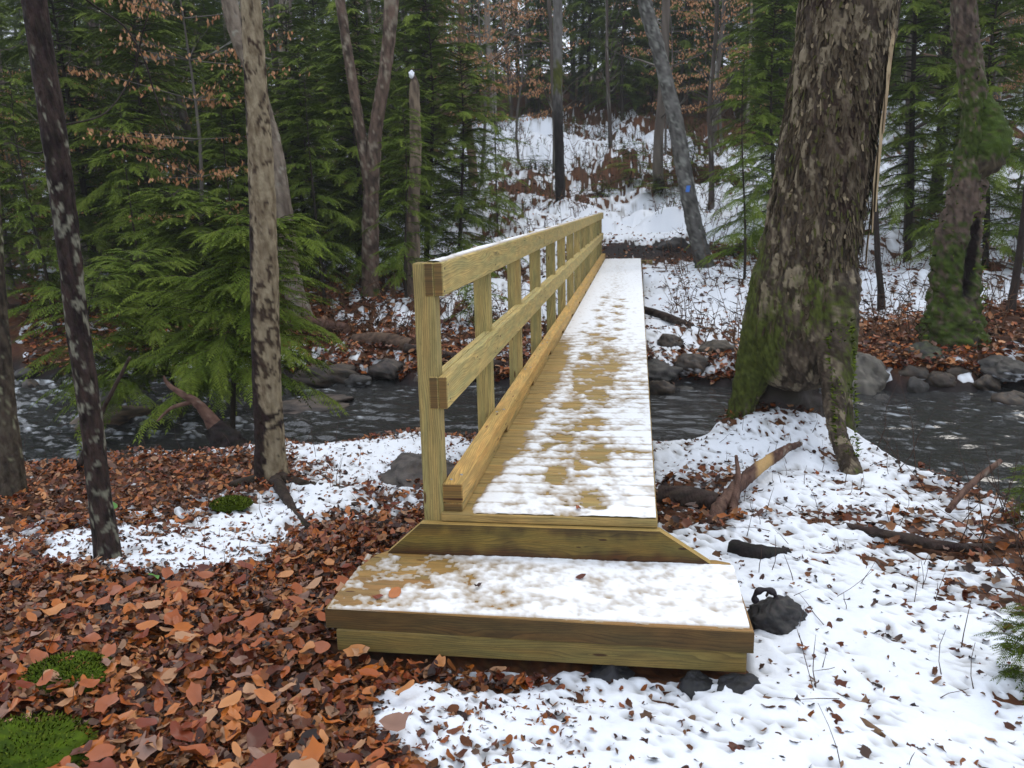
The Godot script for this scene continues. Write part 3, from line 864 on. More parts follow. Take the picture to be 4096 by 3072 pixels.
	tube(mb, spline(grow_on([[-3.95, 1.2, 15.00, 0.085], [-3.94, 1.6, 15.00, 0.100], [-4.01, 2.28, 15.00, 0.099], [-4.12, 3.31, 15.00, 0.090], [-4.21, 4.16, 15.00, 0.089], [-4.27, 4.84, 15.00, 0.088]], 10.0), 0.05), 20, bark_bump(0.16, 0.5), brown)
	part("second_stem", mb.mesh(), M.bark, f).position = -f.position
	var sn := trunk_tree("dead_snag", "dead broken-off trunk with snow on its jagged top, among green hemlocks", [[-3.21, -0.45, 15.0, 0.135], [-3.16, 1.05, 15.00, 0.110], [-3.06, 2.25, 15.00, 0.100], [-3.03, 3.3, 15.00, 0.092], [-3.02, 3.45, 15.0, 0.07], [-3.06, 3.6, 15.0, 0.03]], 0.0, 0.05, 20, bark_bump(0.18, 0.5), bark_paint(Color(0.05, 0.035, 0.028), Color(0.19, 0.145, 0.10), Color(0.09, 0.035, 0.02), 0.2, moss, none, 0.45), 0)
	var cap := part("snow_cap", rock_mesh(Vector3(0.05, 0.07, 0.05), Color(0.82, 0.85, 0.9), Color(0.86, 0.88, 0.92), 12.0, 0.0, 10), M.snow, sn)
	cap.position = v(-3.05, 3.56, 14.93) - sn.position
	var ring_moss := func(w: Vector3, _a: float, _l: float) -> float: return 0.9 * exp(-pow((w.y - 5.0) / 0.55, 2.0))
	var low_bark := bark_paint(Color(0.012, 0.010, 0.010), Color(0.035, 0.028, 0.026), Color.WHITE, 0.0, Color(0.07, 0.075, 0.015), ring_moss, 0.4)
	var high_bark := bark_paint(Color(0.06, 0.055, 0.05), Color(0.16, 0.15, 0.14), Color.WHITE, 0.0, Color(0.07, 0.075, 0.015), ring_moss, 0.4)
	trunk_tree("slim_tree", "slim straight tree, grey above and dark below, on the snowy slope behind the handrail", [[-1.48, 1.02, 26.3, 0.21], [-1.50, 1.6, 26.3, 0.16], [-1.52, 2.82, 26.3, 0.142], [-1.54, 4.56, 26.3, 0.138], [-1.51, 7.14, 26.3, 0.135]], 14.0, 0.08, 18, bark_bump(0.12, 0.4), func(q: Vector3, a: float, l: float) -> Color:
		var lo: Color = low_bark.call(q, a, l)
		var hi: Color = high_bark.call(q, a, l)
		return lo.lerp(hi, sst(3.6, 4.8, q.y)))
	var lean := trunk_tree("leaning_tree", "grey leaning tree with a small blue trail blaze, right of the far bridge end", [[2.30, -0.30, 18.6, 0.26], [2.26, 0.0, 18.6, 0.205], [2.07, 0.67, 18.60, 0.178], [1.86, 1.63, 18.60, 0.166], [1.60, 2.96, 18.60, 0.155], [1.27, 4.25, 18.60, 0.143], [0.93, 5.42, 18.60, 0.141]], 12.0, 0.05, 24, bark_bump(0.16, 0.5), bark_paint(Color(0.035, 0.032, 0.03), Color(0.13, 0.125, 0.115), Color(0.20, 0.20, 0.18), 0.25, moss, func(q, _a, _l): return 0.6 * sst(0.5, -0.3, q.y), 0.45))
	var bl := MB.new()
	for k in 9:  # the blaze bends round the bark
		for j in 2:
			var a := lerpf(-0.22, 0.22, k / 8.0)
			var c := Vector3(1.885 + 0.006 - 0.02 * j, 0, 0)
			bl.p.push_back(Vector3(c.x + sin(a) * 0.185, 1.62 - 0.13 * j, -18.6 + cos(a) * 0.185)); bl.n.push_back(Vector3(sin(a), 0, cos(a))); bl.c.push_back(Color(0.06, 0.16, 0.48))
	for k in 8: bl.i.append_array([k * 2, k * 2 + 2, k * 2 + 1, k * 2 + 2, k * 2 + 3, k * 2 + 1])
	part("blue_blaze", bl.mesh(), M.paint, lean).position = -lean.position

	build_big_tree()

	# mossy hollow tree on the right
	var mossy := bark_paint(Color(0.03, 0.022, 0.018), Color(0.12, 0.085, 0.065), Color(0.2, 0.18, 0.13), 0.18, Color(0.042, 0.062, 0.010), func(q, a, _l): return 0.42 + 0.3 * sst(0.9, 0.2, q.y) + 0.55 * n2.get_noise_3d(q.x * 35.0, q.y * 28.0, q.z * 35.0) + 0.3 * exp(-pow((q.y - 2.0) / 0.5, 2.0)) - 0.5 * exp(-pow((q.y - 1.2) / 0.25, 2.0)), 0.6)
	var hollow := func(q: Vector3, a: float, l: float) -> Color:
		var s := exp(-pow((q.x - 5.06 - 0.10 * (q.y - 0.5)) / 0.075, 2.0)) * sst(-0.15, 0.2, q.y) * sst(1.15, 0.85, q.y) * (1.0 if q.z > -11.76 else 0.0)
		return mossy.call(q, a, l).lerp(Color(0.004, 0.0035, 0.003), sst(0.3, 0.55, s))
	var mt := trunk_tree("mossy_tree", "thick green mossy tree with a dark hollow, on the far bank at the right", [[5.00, -0.80, 11.76, 0.46], [4.98, -0.45, 11.76, 0.37], [4.97, -0.06, 11.76, 0.300], [4.95, 0.60, 11.76, 0.275], [5.00, 1.25, 11.76, 0.220], [5.02, 1.82, 11.76, 0.172], [5.04, 2.27, 11.76, 0.155], [4.89, 2.99, 11.76, 0.148], [4.78, 3.64, 11.76, 0.145]], 9.0, 0.035, 48, func(q: Vector3, a: float, l: float) -> float:
		var s := exp(-pow((q.x - 5.06 - 0.10 * (q.y - 0.5)) / 0.075, 2.0)) * sst(-0.15, 0.2, q.y) * sst(1.15, 0.85, q.y) * (1.0 if q.z > -11.76 else 0.0)
		return 0.30 * n1.get_noise_3d(q.x * 90.0, q.y * 40.0, q.z * 90.0) + 0.14 * n1.get_noise_3dv(q * 260.0) - 0.45 * s, hollow, 4)
	var bulge := MB.new()
	tube(bulge, spline([[5.05, 1.55, 11.68, 0.10], [5.18, 1.75, 11.66, 0.18], [5.22, 2.0, 11.68, 0.19], [5.15, 2.3, 11.7, 0.13], [5.02, 2.6, 11.74, 0.06]], 0.03), 24, bark_bump(0.35), bark_paint(Color(0.03, 0.022, 0.018), Color(0.10, 0.08, 0.05), Color.WHITE, 0.0, Color(0.045, 0.070, 0.010), func(q, _a, _l): return 0.95 * sst(1.6, 1.85, q.y)))
	part("mossy_burl", bulge.mesh(), M.bark, mt).position = -mt.position
	var mk := MB.new()
	tuft(mk, 600, func(r: RandomNumberGenerator) -> Array:
		var y := r.randf_range(-0.7, 3.3)
		var a := r.randf() * PI
		var rad: float = lerpf(0.38, 0.17, clampf((y + 0.5) / 2.6, 0.0, 1.0))
		return [v(4.98 + cos(a) * rad, y, 11.76 - sin(a) * rad), Vector3(cos(a), 0.2, sin(a)), n2.get_noise_2d(y * 70.0, a * 60.0) > -0.02], 0.06, 31)
	part("moss", mk.mesh(), M.moss, mt, "stuff").position = -mt.position
	trunk_tree("slim_tree", "slim dark sapling trunk in the snow between the big peeling tree and the mossy tree", [[4.74, -0.5, 14.2, 0.072], [4.70, -0.1, 14.2, 0.052], [4.64, 0.26, 14.20, 0.048], [4.56, 0.98, 14.20, 0.044], [4.38, 2.53, 14.20, 0.039], [4.22, 4.20, 14.20, 0.035]], 7.0, 0.06, 12, bark_bump(0.1, 0.6), tw, 6)
	trunk_tree("slim_tree", "slim dark trunk at the right edge of the photo, beyond the mossy tree", [[6.27, -0.6, 13.2, 0.085], [6.27, -0.2, 13.2, 0.06], [6.29, 0.10, 13.20, 0.057], [6.32, 0.90, 13.20, 0.053], [6.32, 2.36, 13.20, 0.049], [6.26, 3.87, 13.20, 0.044]], 8.0, 0.06, 12, bark_bump(0.1, 0.6), tw, 6)


# little upright blades (moss) at places given by where(rng) -> [point, outward, wanted]
func tuft(mb: MB, count: int, where: Callable, size: float, seed_no: int) -> void:
	var r := RandomNumberGenerator.new(); r.seed = seed_no
	for k in count:
		var w: Array = where.call(r)
		if not w[2]: continue
		var out: Vector3 = Vector3(w[1]).normalized()
		var side := out.cross(Vector3(r.randf_range(-1, 1), r.randf_range(-1, 1), r.randf_range(-1, 1))).normalized()
		var tip: Vector3 = w[0] + (out + Vector3(r.randf_range(-0.6, 0.6), r.randf_range(-0.5, 0.4), r.randf_range(-0.6, 0.6))) * size * r.randf_range(0.5, 1.2)
		var c := Color(0.030, 0.048, 0.007).lerp(Color(0.105, 0.14, 0.018), r.randf())
		mb.tri(w[0] - side * size * 0.3, w[0] + side * size * 0.3, tip, (out + Vector3(0, 0.4, 0)).normalized(), c)


func build_big_tree() -> void:
	var t := thing("big_tree", "huge old tree with peeling shaggy bark and mossy stilt roots, right of the bridge", "tree", v(2.1, -0.42, 6.6))
	var bark := func(q: Vector3, a: float, l: float) -> Color:
		var w := Vector3(q.x * 1.0, q.y * 0.42, q.z * 1.0)
		var id := 0.5 + 0.5 * cell.get_noise_3dv(w * 95.0)
		var nn := n1.get_noise_3d(q.x * 330.0, q.y * 110.0, q.z * 330.0)
		var c := Color(0.028, 0.020, 0.015).lerp(Color(0.115, 0.088, 0.062), clampf(id * 1.0 + nn * 0.6 - 0.2, 0.0, 1.0))
		var big := n2.get_noise_3d(q.x * 30.0, q.y * 22.0, q.z * 30.0)
		c = c.lerp(Color(0.20, 0.165, 0.11), sst(0.62, 0.8, id + 0.35 * big + 0.25 * nn) * 0.8)
		c = c.lerp(Color(0.035, 0.018, 0.015), sst(0.1, 0.4, big + 0.2 * nn) * 0.65)
		var m := 0.80 * sst(0.6, 0.05, q.y) * sst(2.0, 1.72, q.x) + 0.42 * sst(0.6, -0.2, q.y) * sst(2.1, 2.3, q.x) + 0.2 * sst(1.9, 1.0, q.y) + 1.0 * n2.get_noise_3d(q.x * 50.0 + 80.0, q.y * 30.0, q.z * 50.0) + 0.35 * nn
		c = c.lerp(Color(0.050, 0.060, 0.012) * (0.9 + nn), sst(0.52, 0.8, m))
		return c
	var relief := func(q: Vector3, a: float, l: float) -> float:
		var w := Vector3(q.x, q.y * 0.42, q.z)
		return 0.16 * n2.get_noise_3d(q.x * 28.0, q.y * 12.0, q.z * 28.0) + 0.03 * cell.get_noise_3dv(w * 95.0) + 0.085 * n1.get_noise_3d(q.x * 170.0, q.y * 36.0, q.z * 170.0)
	var mb := MB.new()
	tube(mb, spline([[2.08, -0.10, 6.78, 0.20], [2.08, 0.0, 6.75, 0.33], [2.09, 0.14, 6.72, 0.395], [2.09, 0.36, 6.70, 0.412], [2.09, 0.57, 6.70, 0.395], [2.12, 0.86, 6.70, 0.372], [2.17, 1.27, 6.70, 0.347], [2.21, 1.73, 6.70, 0.334], [2.25, 2.09, 6.70, 0.330], [2.29, 2.43, 6.70, 0.326], [2.31, 2.68, 6.70, 0.326], [2.42, 4.0, 6.7, 0.31], [2.5, 6.5, 6.7, 0.27]], 0.013), 190, relief, bark)
	part("trunk", mb.mesh(), M.bark, t).position = -t.position
	for list in [
		[[2.00, 0.90, 6.78, 0.10], [1.93, 0.68, 6.70, 0.20], [1.84, 0.32, 6.72, 0.18], [1.755, -0.03, 6.76, 0.145], [1.695, -0.26, 6.78, 0.115], [1.655, -0.44, 6.76, 0.105], [1.64, -0.62, 6.72, 0.09]],
		[[2.22, 0.95, 6.62, 0.10], [2.26, 0.68, 6.55, 0.19], [2.29, 0.33, 6.45, 0.165], [2.275, 0.09, 6.28, 0.118], [2.24, -0.13, 6.08, 0.084], [2.225, -0.31, 5.85, 0.070], [2.24, -0.42, 5.62, 0.066], [2.27, -0.52, 5.45, 0.055]],
		[[2.10, 0.60, 6.95, 0.14], [2.05, 0.2, 7.15, 0.14], [1.98, -0.2, 7.3, 0.11], [1.92, -0.8, 7.4, 0.11]],
		[[2.25, 0.60, 6.9, 0.14], [2.42, 0.15, 7.05, 0.13], [2.52, -0.3, 7.15, 0.10], [2.6, -0.9, 7.2, 0.10]]]:
		var rb := MB.new()
		tube(rb, spline(list, 0.016), 44, func(q: Vector3, a: float, l: float) -> float: return 0.35 * n2.get_noise_3d(q.x * 60.0, q.y * 30.0, q.z * 60.0) + 0.16 * n1.get_noise_3d(q.x * 250.0, q.y * 80.0, q.z * 250.0), bark)
		part("root", rb.mesh(), M.bark, t).position = -t.position
	# plates of bark lifting off
	var r := RandomNumberGenerator.new(); r.seed = 44
	var fl := MB.new()
	for k in 5400:
		var y := r.randf_range(0.3, 4.2)
		var a := r.randf_range(-0.25, PI + 0.25)
		var f := clampf((y - 0.36) / 2.3, 0.0, 1.0)
		var cx: float = lerpf(2.09, 2.31, f)
		var rad: float = lerpf(0.405, 0.326, pow(f, 0.6)) * 1.0
		var out := Vector3(cos(a), 0, sin(a))
		var side := Vector3(-sin(a), 0, cos(a))
		var at := Vector3(cx, y, -6.70) + out * (rad * (1.0 + 0.16 * n2.get_noise_3d((cx + out.x * rad) * 28.0, y * 12.0, (-6.7 + out.z * rad) * 28.0)) - 0.002)
		var hgt := r.randf_range(0.012, 0.05) * r.randf_range(0.5, 1.2); var wid := r.randf_range(0.004, 0.013)
		var lift := r.randf_range(0.001, 0.018)
		var patch := clampf(0.5 + 1.3 * n2.get_noise_3d(at.x * 50.0, at.y * 40.0, at.z * 50.0), 0.0, 1.0)
		var c := Color(0.036, 0.026, 0.018).lerp(Color(0.115, 0.092, 0.062), r.randf() * (0.3 + 0.8 * patch))
		if r.randf() < 0.07 * patch: c = Color(0.22, 0.175, 0.115)
		if r.randf() < 0.10: c = Color(0.06, 0.062, 0.022)
		var s := fl.p.size()
		var sk := r.randf_range(-0.01, 0.01)
		for q in [[0, 1, 0.0], [-1, 0.55, 0.3], [1, 0.5, 0.25], [-0.9, -0.2, 0.6], [0.95, -0.3, 0.75], [-0.5, -0.9, 1.0], [0.45, -1.0, 1.0]]:
			fl.p.push_back(at + side * (q[0] * wid + sk * q[1]) + Vector3(0, q[1] * hgt, 0) + out * (lift * q[2] + 0.004 - 0.15 * wid * absf(q[0])))
			fl.n.push_back((out + Vector3(0, 0.3 * q[2] - 0.1, 0) + side * q[0] * 0.4).normalized()); fl.c.push_back(c * r.randf_range(0.85, 1.1)); fl.u.push_back(Vector2.ZERO)
		fl.i.append_array([s, s + 1, s + 2, s + 1, s + 3, s + 2, s + 2, s + 3, s + 4, s + 3, s + 5, s + 4, s + 4, s + 5, s + 6])
	part("bark_flake", fl.mesh(), M.moss, t, "stuff").position = -t.position
	# long strips hanging off the right side
	for q in [[0.42, 2.6, 1.75, 0.06, 0.015], [0.30, 2.2, 1.2, 0.075, 0.03], [0.25, 1.75, 1.05, 0.085, 0.025], [0.15, 1.3, 0.8, 0.045, 0.015]]:
		var sb := MB.new()
		var a0: float = q[0]
		var steps := 14
		for k in steps + 1:
			var s := float(k) / steps
			var y: float = lerpf(q[1], q[2], s)
			var f := clampf((y - 0.36) / 2.3, 0.0, 1.0)
			var rad: float = lerpf(0.405, 0.326, pow(f, 0.6)) + 0.012 + q[4] * s * s
			var wid: float = q[3] * (0.5 + 0.6 * sin(PI * clampf(s * 0.9 + 0.1, 0.0, 1.0))) * (1.0 + 0.25 * n1.get_noise_2d(s * 900.0, q[0] * 500.0))
			for j in 3:
				var a := a0 + (j - 1) * wid / 0.35 + 0.05 * sin(s * 5.0)
				var out := Vector3(cos(a), 0, sin(a))
				sb.p.push_back(Vector3(lerpf(2.09, 2.31, f), y, -6.70) + out * (rad + (0.006 if j == 1 else 0.0))); sb.n.push_back(out)
				sb.c.push_back(Color(0.36, 0.28, 0.17).lerp(Color(0.20, 0.14, 0.09), clampf(0.4 + n1.get_noise_2d(s * 700.0, j * 300.0 + q[0] * 900.0), 0.0, 1.0))); sb.u.push_back(Vector2.ZERO)
		for k in steps:
			for j in 2:
				var s := k * 3 + j
				sb.i.append_array([s, s + 3, s + 1, s + 1, s + 3, s + 4])
		part("bark_strip", sb.mesh(), M.moss, t).position = -t.position
	var mk := MB.new()
	tuft(mk, 1500, func(w: RandomNumberGenerator) -> Array:
		var s := w.randf()
		var left := w.randf() < 0.5
		var at: Vector3
		if left: at = v(1.86, 0.40, 6.75).lerp(v(1.66, -0.46, 6.78), s)
		else: at = v(2.30, 0.45, 6.4).lerp(v(2.24, -0.40, 5.65), s)
		var a := w.randf_range(-0.4, PI + 0.4)
		var rad := (0.10 if left else 0.075) * (1.15 - 0.35 * s)
		var out := Vector3(cos(a), 0.25, sin(a))
		return [at + out * rad, out, n2.get_noise_3dv(at * 90.0 + out * 30.0) + 0.35 * s > (-0.05 if left else 0.12)], 0.03, 9)
	part("moss", mk.mesh(), M.moss, t, "stuff").position = -t.position


# ------------------------------------------------------------------ evergreen foliage
func frond(mb: MB, at: Vector3, dir: Vector3, up: Vector3, length: float, pairs: int, wide: float, c: Color, r: RandomNumberGenerator) -> void:
	var side := dir.cross(up).normalized()
	var last := at
	for k in pairs:
		var t := (k + 0.6) / pairs
		var q := at + dir * length * t - Vector3(0, length * 0.22 * t * t, 0)
		var l := length * wide * (1.0 - 0.72 * t) * r.randf_range(0.75, 1.2)
		var b := length / pairs * 0.80
		var f := (q - last).normalized()
		for s in [-1.0, 1.0]:
			var tip: Vector3 = q + (side * s + f * 0.75).normalized() * l - Vector3(0, l * r.randf_range(0.05, 0.35), 0)
			mb.tri(q - f * b * 0.5, q + f * b * 0.5, tip, (up + side * s * 0.35 + f * r.randf_range(-0.3, 0.3)).normalized(), c * r.randf_range(0.8, 1.2))
		last = q
	mb.tri(last - side * length * 0.05, last + side * length * 0.05, last + dir * length * 0.22 - Vector3(0, length * 0.08, 0), up, c * 1.15)


# returns [wood, foliage]; the tree stands at the origin
func hemlock(height: float, radius: float, low: float, n_branch: int, twig: float, pairs: int, seed_no: int, thick := 1.0, lean := Vector3.ZERO, tint := 1.0) -> Array:
	var r := RandomNumberGenerator.new(); r.seed = seed_no
	var wood := MB.new(); var green := MB.new()
	var bark := func(q, _a, _l): return Color(0.030, 0.023, 0.018) * (1.0 + 0.8 * n1.get_noise_3dv(q * 200.0))
	var rings := []
	for k in 13:
		var t := k / 12.0
		rings.append([Vector3(0.06 * sin(t * 5.0 + seed_no), t * height, 0.06 * cos(t * 4.0)) * Vector3(radius, 1, radius) + lean * t * t * height, maxf(0.004, height * 0.0105 * thick * (1.0 - 0.95 * t))])
	rings.push_front([Vector3(0, -0.3, 0), height * 0.012 * thick])
	tube(wood, rings, 9, NONE, bark, false)
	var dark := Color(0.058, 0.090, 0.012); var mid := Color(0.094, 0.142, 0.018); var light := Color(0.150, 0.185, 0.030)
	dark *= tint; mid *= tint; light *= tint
	for b in n_branch:
		if n2.get_noise_2d(b * 37.0, seed_no * 31.0) < -0.30: continue
		var t := lerpf(low, 0.985, pow((b + r.randf()) / n_branch, 0.85))
		var o := Vector3(0.06 * sin(t * 5.0 + seed_no) * radius, t * height, 0.06 * cos(t * 4.0) * radius) + lean * t * t * height
		var a := b * 2.39996 + r.randf_range(-0.9, 0.9)
		var L := radius * pow(1.0 - (t - low) / (1.05 - low), 0.5) * (r.randf_range(0.3, 1.0) + (0.25 if r.randf() < 0.15 else 0.0)) * (1.0 + 0.5 * n2.get_noise_2d(a * 30.0 + seed_no * 90.0, t * 110.0))
		if L < twig * 0.5: L = twig * 0.5
		var flat := Vector3(cos(a), 0, sin(a))
		var rise := lerpf(-0.02, 0.55, t) + r.randf_range(-0.28, 0.25)
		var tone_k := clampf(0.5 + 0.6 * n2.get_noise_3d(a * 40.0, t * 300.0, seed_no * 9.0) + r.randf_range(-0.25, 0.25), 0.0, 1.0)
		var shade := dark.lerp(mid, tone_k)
		var n_tw := maxi(3, int(L / twig * 5.2))
		var list := []
		for k in 5:
			var s := k / 4.0
			list.append([o + flat * L * s + Vector3(0, L * (rise * s - 0.34 * s * s), 0), maxf(0.002, height * 0.0022 * thick * (1.0 - s))])
		tube(wood, list, 3, NONE, bark, false)
		for k in n_tw:
			var s := lerpf(0.16, 1.0, (k + r.randf() * 0.7) / n_tw)
			var q := o + flat * L * s + Vector3(0, L * (rise * s - 0.34 * s * s), 0)
			var tang := (flat + Vector3(0, rise - 0.68 * s, 0)).normalized()
			var side := flat.cross(Vector3.UP) * (1.0 if k % 2 == 0 else -1.0)
			var open := lerpf(1.15, 0.25, s)
			var dir := (tang + side * open + Vector3(0, r.randf_range(-0.28, 0.08), 0)).normalized()
			var l := twig * lerpf(1.0, 0.75, s) * r.randf_range(0.7, 1.25)
			l = minf(l, L * 0.9)
			var up := (Vector3.UP + dir * 0.2 + Vector3(r.randf_range(-0.25, 0.25), 0, r.randf_range(-0.25, 0.25))).normalized()
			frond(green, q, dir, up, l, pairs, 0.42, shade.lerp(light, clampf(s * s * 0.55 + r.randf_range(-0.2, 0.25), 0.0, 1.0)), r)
	green.u = PackedVector2Array()
	return [wood.mesh(), green.mesh()]


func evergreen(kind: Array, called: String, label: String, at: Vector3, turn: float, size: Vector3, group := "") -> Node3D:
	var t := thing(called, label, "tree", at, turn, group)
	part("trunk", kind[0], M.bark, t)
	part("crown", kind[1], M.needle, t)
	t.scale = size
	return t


# what a thing far back stands behind, as seen from the path
func behind(x: float, d: float) -> String:
	var s := (x - 0.8353) / d
	for q in [[-0.72, "at the left edge of the photo"], [-0.56, "behind the dark lichened tree"], [-0.40, "between the dark lichened tree and the pale tree"], [-0.30, "behind the pale tan tree"], [-0.22, "between the pale tree and the forked tree"], [-0.15, "behind the dead snag"], [-0.08, "left of the slim straight tree"], [0.0, "behind the slim straight tree"], [0.08, "behind the top of the leaning grey tree"], [0.16, "left of the big peeling tree"], [0.27, "behind the big peeling tree"], [0.36, "between the big peeling tree and the mossy tree"], [0.44, "behind the mossy tree"]]:
		if s < q[0]: return q[1]
	return "at the right edge of the photo"


func build_evergreens() -> void:
	var K := {}
	K.tall = hemlock(11.0, 2.2, 0.08, 230, 0.46, 8, 3)
	K.full = hemlock(7.0, 2.1, 0.05, 230, 0.34, 8, 8)
	K.open = hemlock(6.0, 1.9, 0.08, 180, 0.33, 8, 15)
	K.sapling = hemlock(3.4, 0.9, 0.10, 75, 0.24, 7, 23, 0.8)
	K.far = hemlock(14.0, 2.7, 0.14, 150, 0.8, 6, 31)
	K.bush = hemlock(1.5, 0.75, 0.05, 60, 0.22, 6, 37)
	var r := RandomNumberGenerator.new(); r.seed = 99
	var left := "green hemlocks massed across the stream on the left"
	# [kind, x, d, size, label]
	var list := [
		["full", -7.9, 14.6, 0.92, "bright green young hemlock, the nearest behind the dark lichened tree", left],
		["open", -6.5, 15.3, 0.72, "open green hemlock standing between the dark lichened tree and the pale tree", left],
		["full", -9.6, 15.0, 1.0, "dense green hemlock at the left edge, behind the dark tree", left],
		["open", -5.9, 17.2, 0.8, "green hemlock directly behind the pale tan tree", left],
		["full", -5.35, 18.8, 1.0, "green hemlock between the pale tree and the forked tree", left],
		["full", -3.6, 18.2, 0.92, "bright green hemlock behind the dead snag", left],
		["open", -4.7, 16.8, 0.85, "green hemlock right behind the forked tree", left],
		["sapling", -3.55, 16.2, 1.25, "small hemlock at the foot of the dead snag", left],
		["sapling", -5.9, 13.6, 1.0, "small bright hemlock at the water's far bank beside the brown leaning tree", left],
		["sapling", -7.1, 12.6, 1.05, "small hemlock on the far bank left of the brown leaning tree", left],
		["sapling", -8.6, 12.3, 1.2, "small hemlock on the far bank behind the dark lichened tree's trunk", left],
		["full", -8.9, 16.4, 0.95, "full green hemlock behind the dark lichened tree, second row", left],
		["open", -7.5, 17.2, 0.75, "yellowish green hemlock in the middle of the thicket left of the pale tree", left],
		["full", -6.7, 18.6, 0.85, "hemlock deep in the thicket, just left of the pale tree", left],
		["open", -2.75, 17.4, 0.8, "small bright hemlock right of the dead snag", left],
		["sapling", -3.05, 14.1, 0.95, "small hemlock in front of the dead snag, hiding its lower part", left],
		["sapling", -4.75, 14.4, 1.15, "small hemlock between the leaning brown tree and the forked tree", left],
		["full", -10.6, 13.4, 0.95, "dense hemlock on the far bank cut off by the left edge of the photo", left],
	]
	for e in list:
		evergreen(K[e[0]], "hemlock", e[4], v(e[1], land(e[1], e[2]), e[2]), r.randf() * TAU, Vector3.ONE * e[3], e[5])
	for q in [[-11.5, 18.0], [-13.5, 21.0], [-10.5, 21.5], [-8.6, 20.0], [-7.0, 22.5], [-12.0, 25.0], [-9.0, 26.0], [-15.5, 26.0], [-6.6, 26.5], [-4.9, 23.2], [-16.5, 20.5], [-14.6, 17.4], [-17.8, 23.5], [-20.5, 27.0], [-18.5, 29.5]]:
		evergreen(K.tall, "hemlock", "tall hemlock of the left thicket, " + behind(q[0], q[1]), v(q[0], land(q[0], q[1]), q[1]), r.randf() * TAU, Vector3(0.95, r.randf_range(0.5, 0.8), 0.95), "tall hemlocks in the upper left thicket")
	for q in [["tall", 4.6, 24.0, 0.85, "green hemlock standing left of the big peeling tree, beyond the leaning grey tree"], ["open", 3.75, 19.5, 0.95, "light green hemlock peeking out at the left side of the big peeling tree"], ["tall", 6.4, 19.0, 0.75, "green hemlock hidden half behind the big peeling tree on its right"], ["full", 7.4, 17.6, 0.9, "dark green hemlock between the big peeling tree and the mossy tree"], ["tall", 9.6, 19.5, 0.85, "tall dark hemlock behind the mossy tree"], ["tall", 8.6, 24.5, 1.0, "tall hemlock behind the gap between the big peeling tree and the mossy tree"], ["tall", 12.6, 20.5, 0.95, "tall hemlock at the right edge of the photo, beyond the slim dark trunk"], ["tall", 11.5, 23.0, 0.9, "tall dark hemlock at the upper right corner of the photo"]]:
		evergreen(K[q[0]], "hemlock", q[4], v(q[1], land(q[1], q[2]), q[2]), r.randf() * TAU, Vector3.ONE * q[3])
	evergreen(K.sapling, "hemlock", "thin hemlock sapling alone in the snow behind the middle of the handrail", v(-2.9, land(-2.9, 22.8), 22.8), 1.0, Vector3(0.95, 1.35, 0.95))
	evergreen(K.sapling, "hemlock", "thin see-through hemlock sapling in the snow, right of the leaning grey tree", v(2.75, land(2.75, 16.2), 16.2), 2.0, Vector3(1.0, 1.25, 1.0))
	evergreen(K.sapling, "hemlock", "small hemlock sapling at the left foot of the big peeling tree, across the stream", v(3.3, land(3.3, 14.2), 14.2), 3.0, Vector3(0.9, 0.6, 0.9))
	evergreen(K.bush, "hemlock", "small round hemlock bush seen through the handrail", v(-1.75, land(-1.75, 13.2), 13.2), 0.4, Vector3(0.95, 0.85, 0.95))
	for q in [[-4.4, 24.5, "low hemlock on the snowy slope left of the thin sapling"], [0.6, 30.0, "low dark hemlock in the snow beyond the bridge end, left of the path"], [2.6, 29.0, "low dark hemlock across the path beyond the bridge, at the foot of the slope"], [5.2, 27.0, "low hemlock at the right of the path, near the big peeling tree's left side"], [8.6, 16.5, "low hemlock in the snow right of the mossy tree"], [-0.3, 28.6, "flat green hemlock patch in the snow just right of the slim straight tree"], [1.6, 27.6, "flat green hemlock patch just beyond the snowy path, in front of the grey trunk"], [3.4, 28.2, "flat green hemlock patch right of the leaning grey tree"], [-2.8, 30.5, "flat green hemlock patch high in the snow left of the slim straight tree"], [-3.6, 25.8, "flat green hemlock patch behind the middle of the handrail"], [4.6, 22.0, "flat green hemlock patch left of the big peeling tree, beyond the stream"], [3.3, 20.4, "flat green hemlock patch right of the leaning grey tree's foot"], [7.8, 22.5, "low hemlock in the snow far behind the mossy tree"]]:
		evergreen(K.bush, "hemlock", q[2], v(q[0], land(q[0], q[1]) - 0.05, q[1]), r.randf() * TAU, Vector3(1.5, 0.42 if q[2].begins_with("flat") else 0.95, 1.5))
	# dark wall of forest behind
	var n := 0
	for k in 128:
		var d := 33.0 + 34.0 * pow(k / 128.0, 0.8)
		var x := (fposmod(k * 0.61803, 1.0) - 0.5) * d * 1.72 - 0.08 * d
		if absf(x + 0.4) < 4.6 and d < 45.0: continue
		var big := d > 44.0
		var s := r.randf_range(0.8, 1.15)
		evergreen(K.far if big else K.tall, "hemlock", ("far dark hemlock " if big else "dark hemlock midway upslope, ") + behind(x, d), v(x, land(x, d) - 0.1, d), r.randf() * TAU, Vector3(s, s * r.randf_range(0.85, 1.1), s), "dark hemlocks of the far forest wall" if big else "hemlocks on the slope before the forest wall")
		n += 1
	for q in [[0.2, 41.0, 0.85], [-1.6, 43.5, 1.0], [1.5, 43.0, 0.95], [-3.9, 43.0, 0.8], [2.9, 41.0, 0.9], [4.2, 43.0, 1.0], [6.0, 40.0, 0.9], [0.9, 47.0, 1.1], [-0.6, 46.0, 1.0], [3.4, 47.0, 1.0], [5.4, 45.0, 1.0], [7.4, 42.0, 1.0]]:
		evergreen(K.tall, "hemlock", "slender hemlock high on the hill, " + behind(q[0], q[1]), v(q[0], land(q[0], q[1]), q[1]), r.randf() * TAU, Vector3.ONE * q[2], "dark hemlocks on the hill straight beyond the bridge")
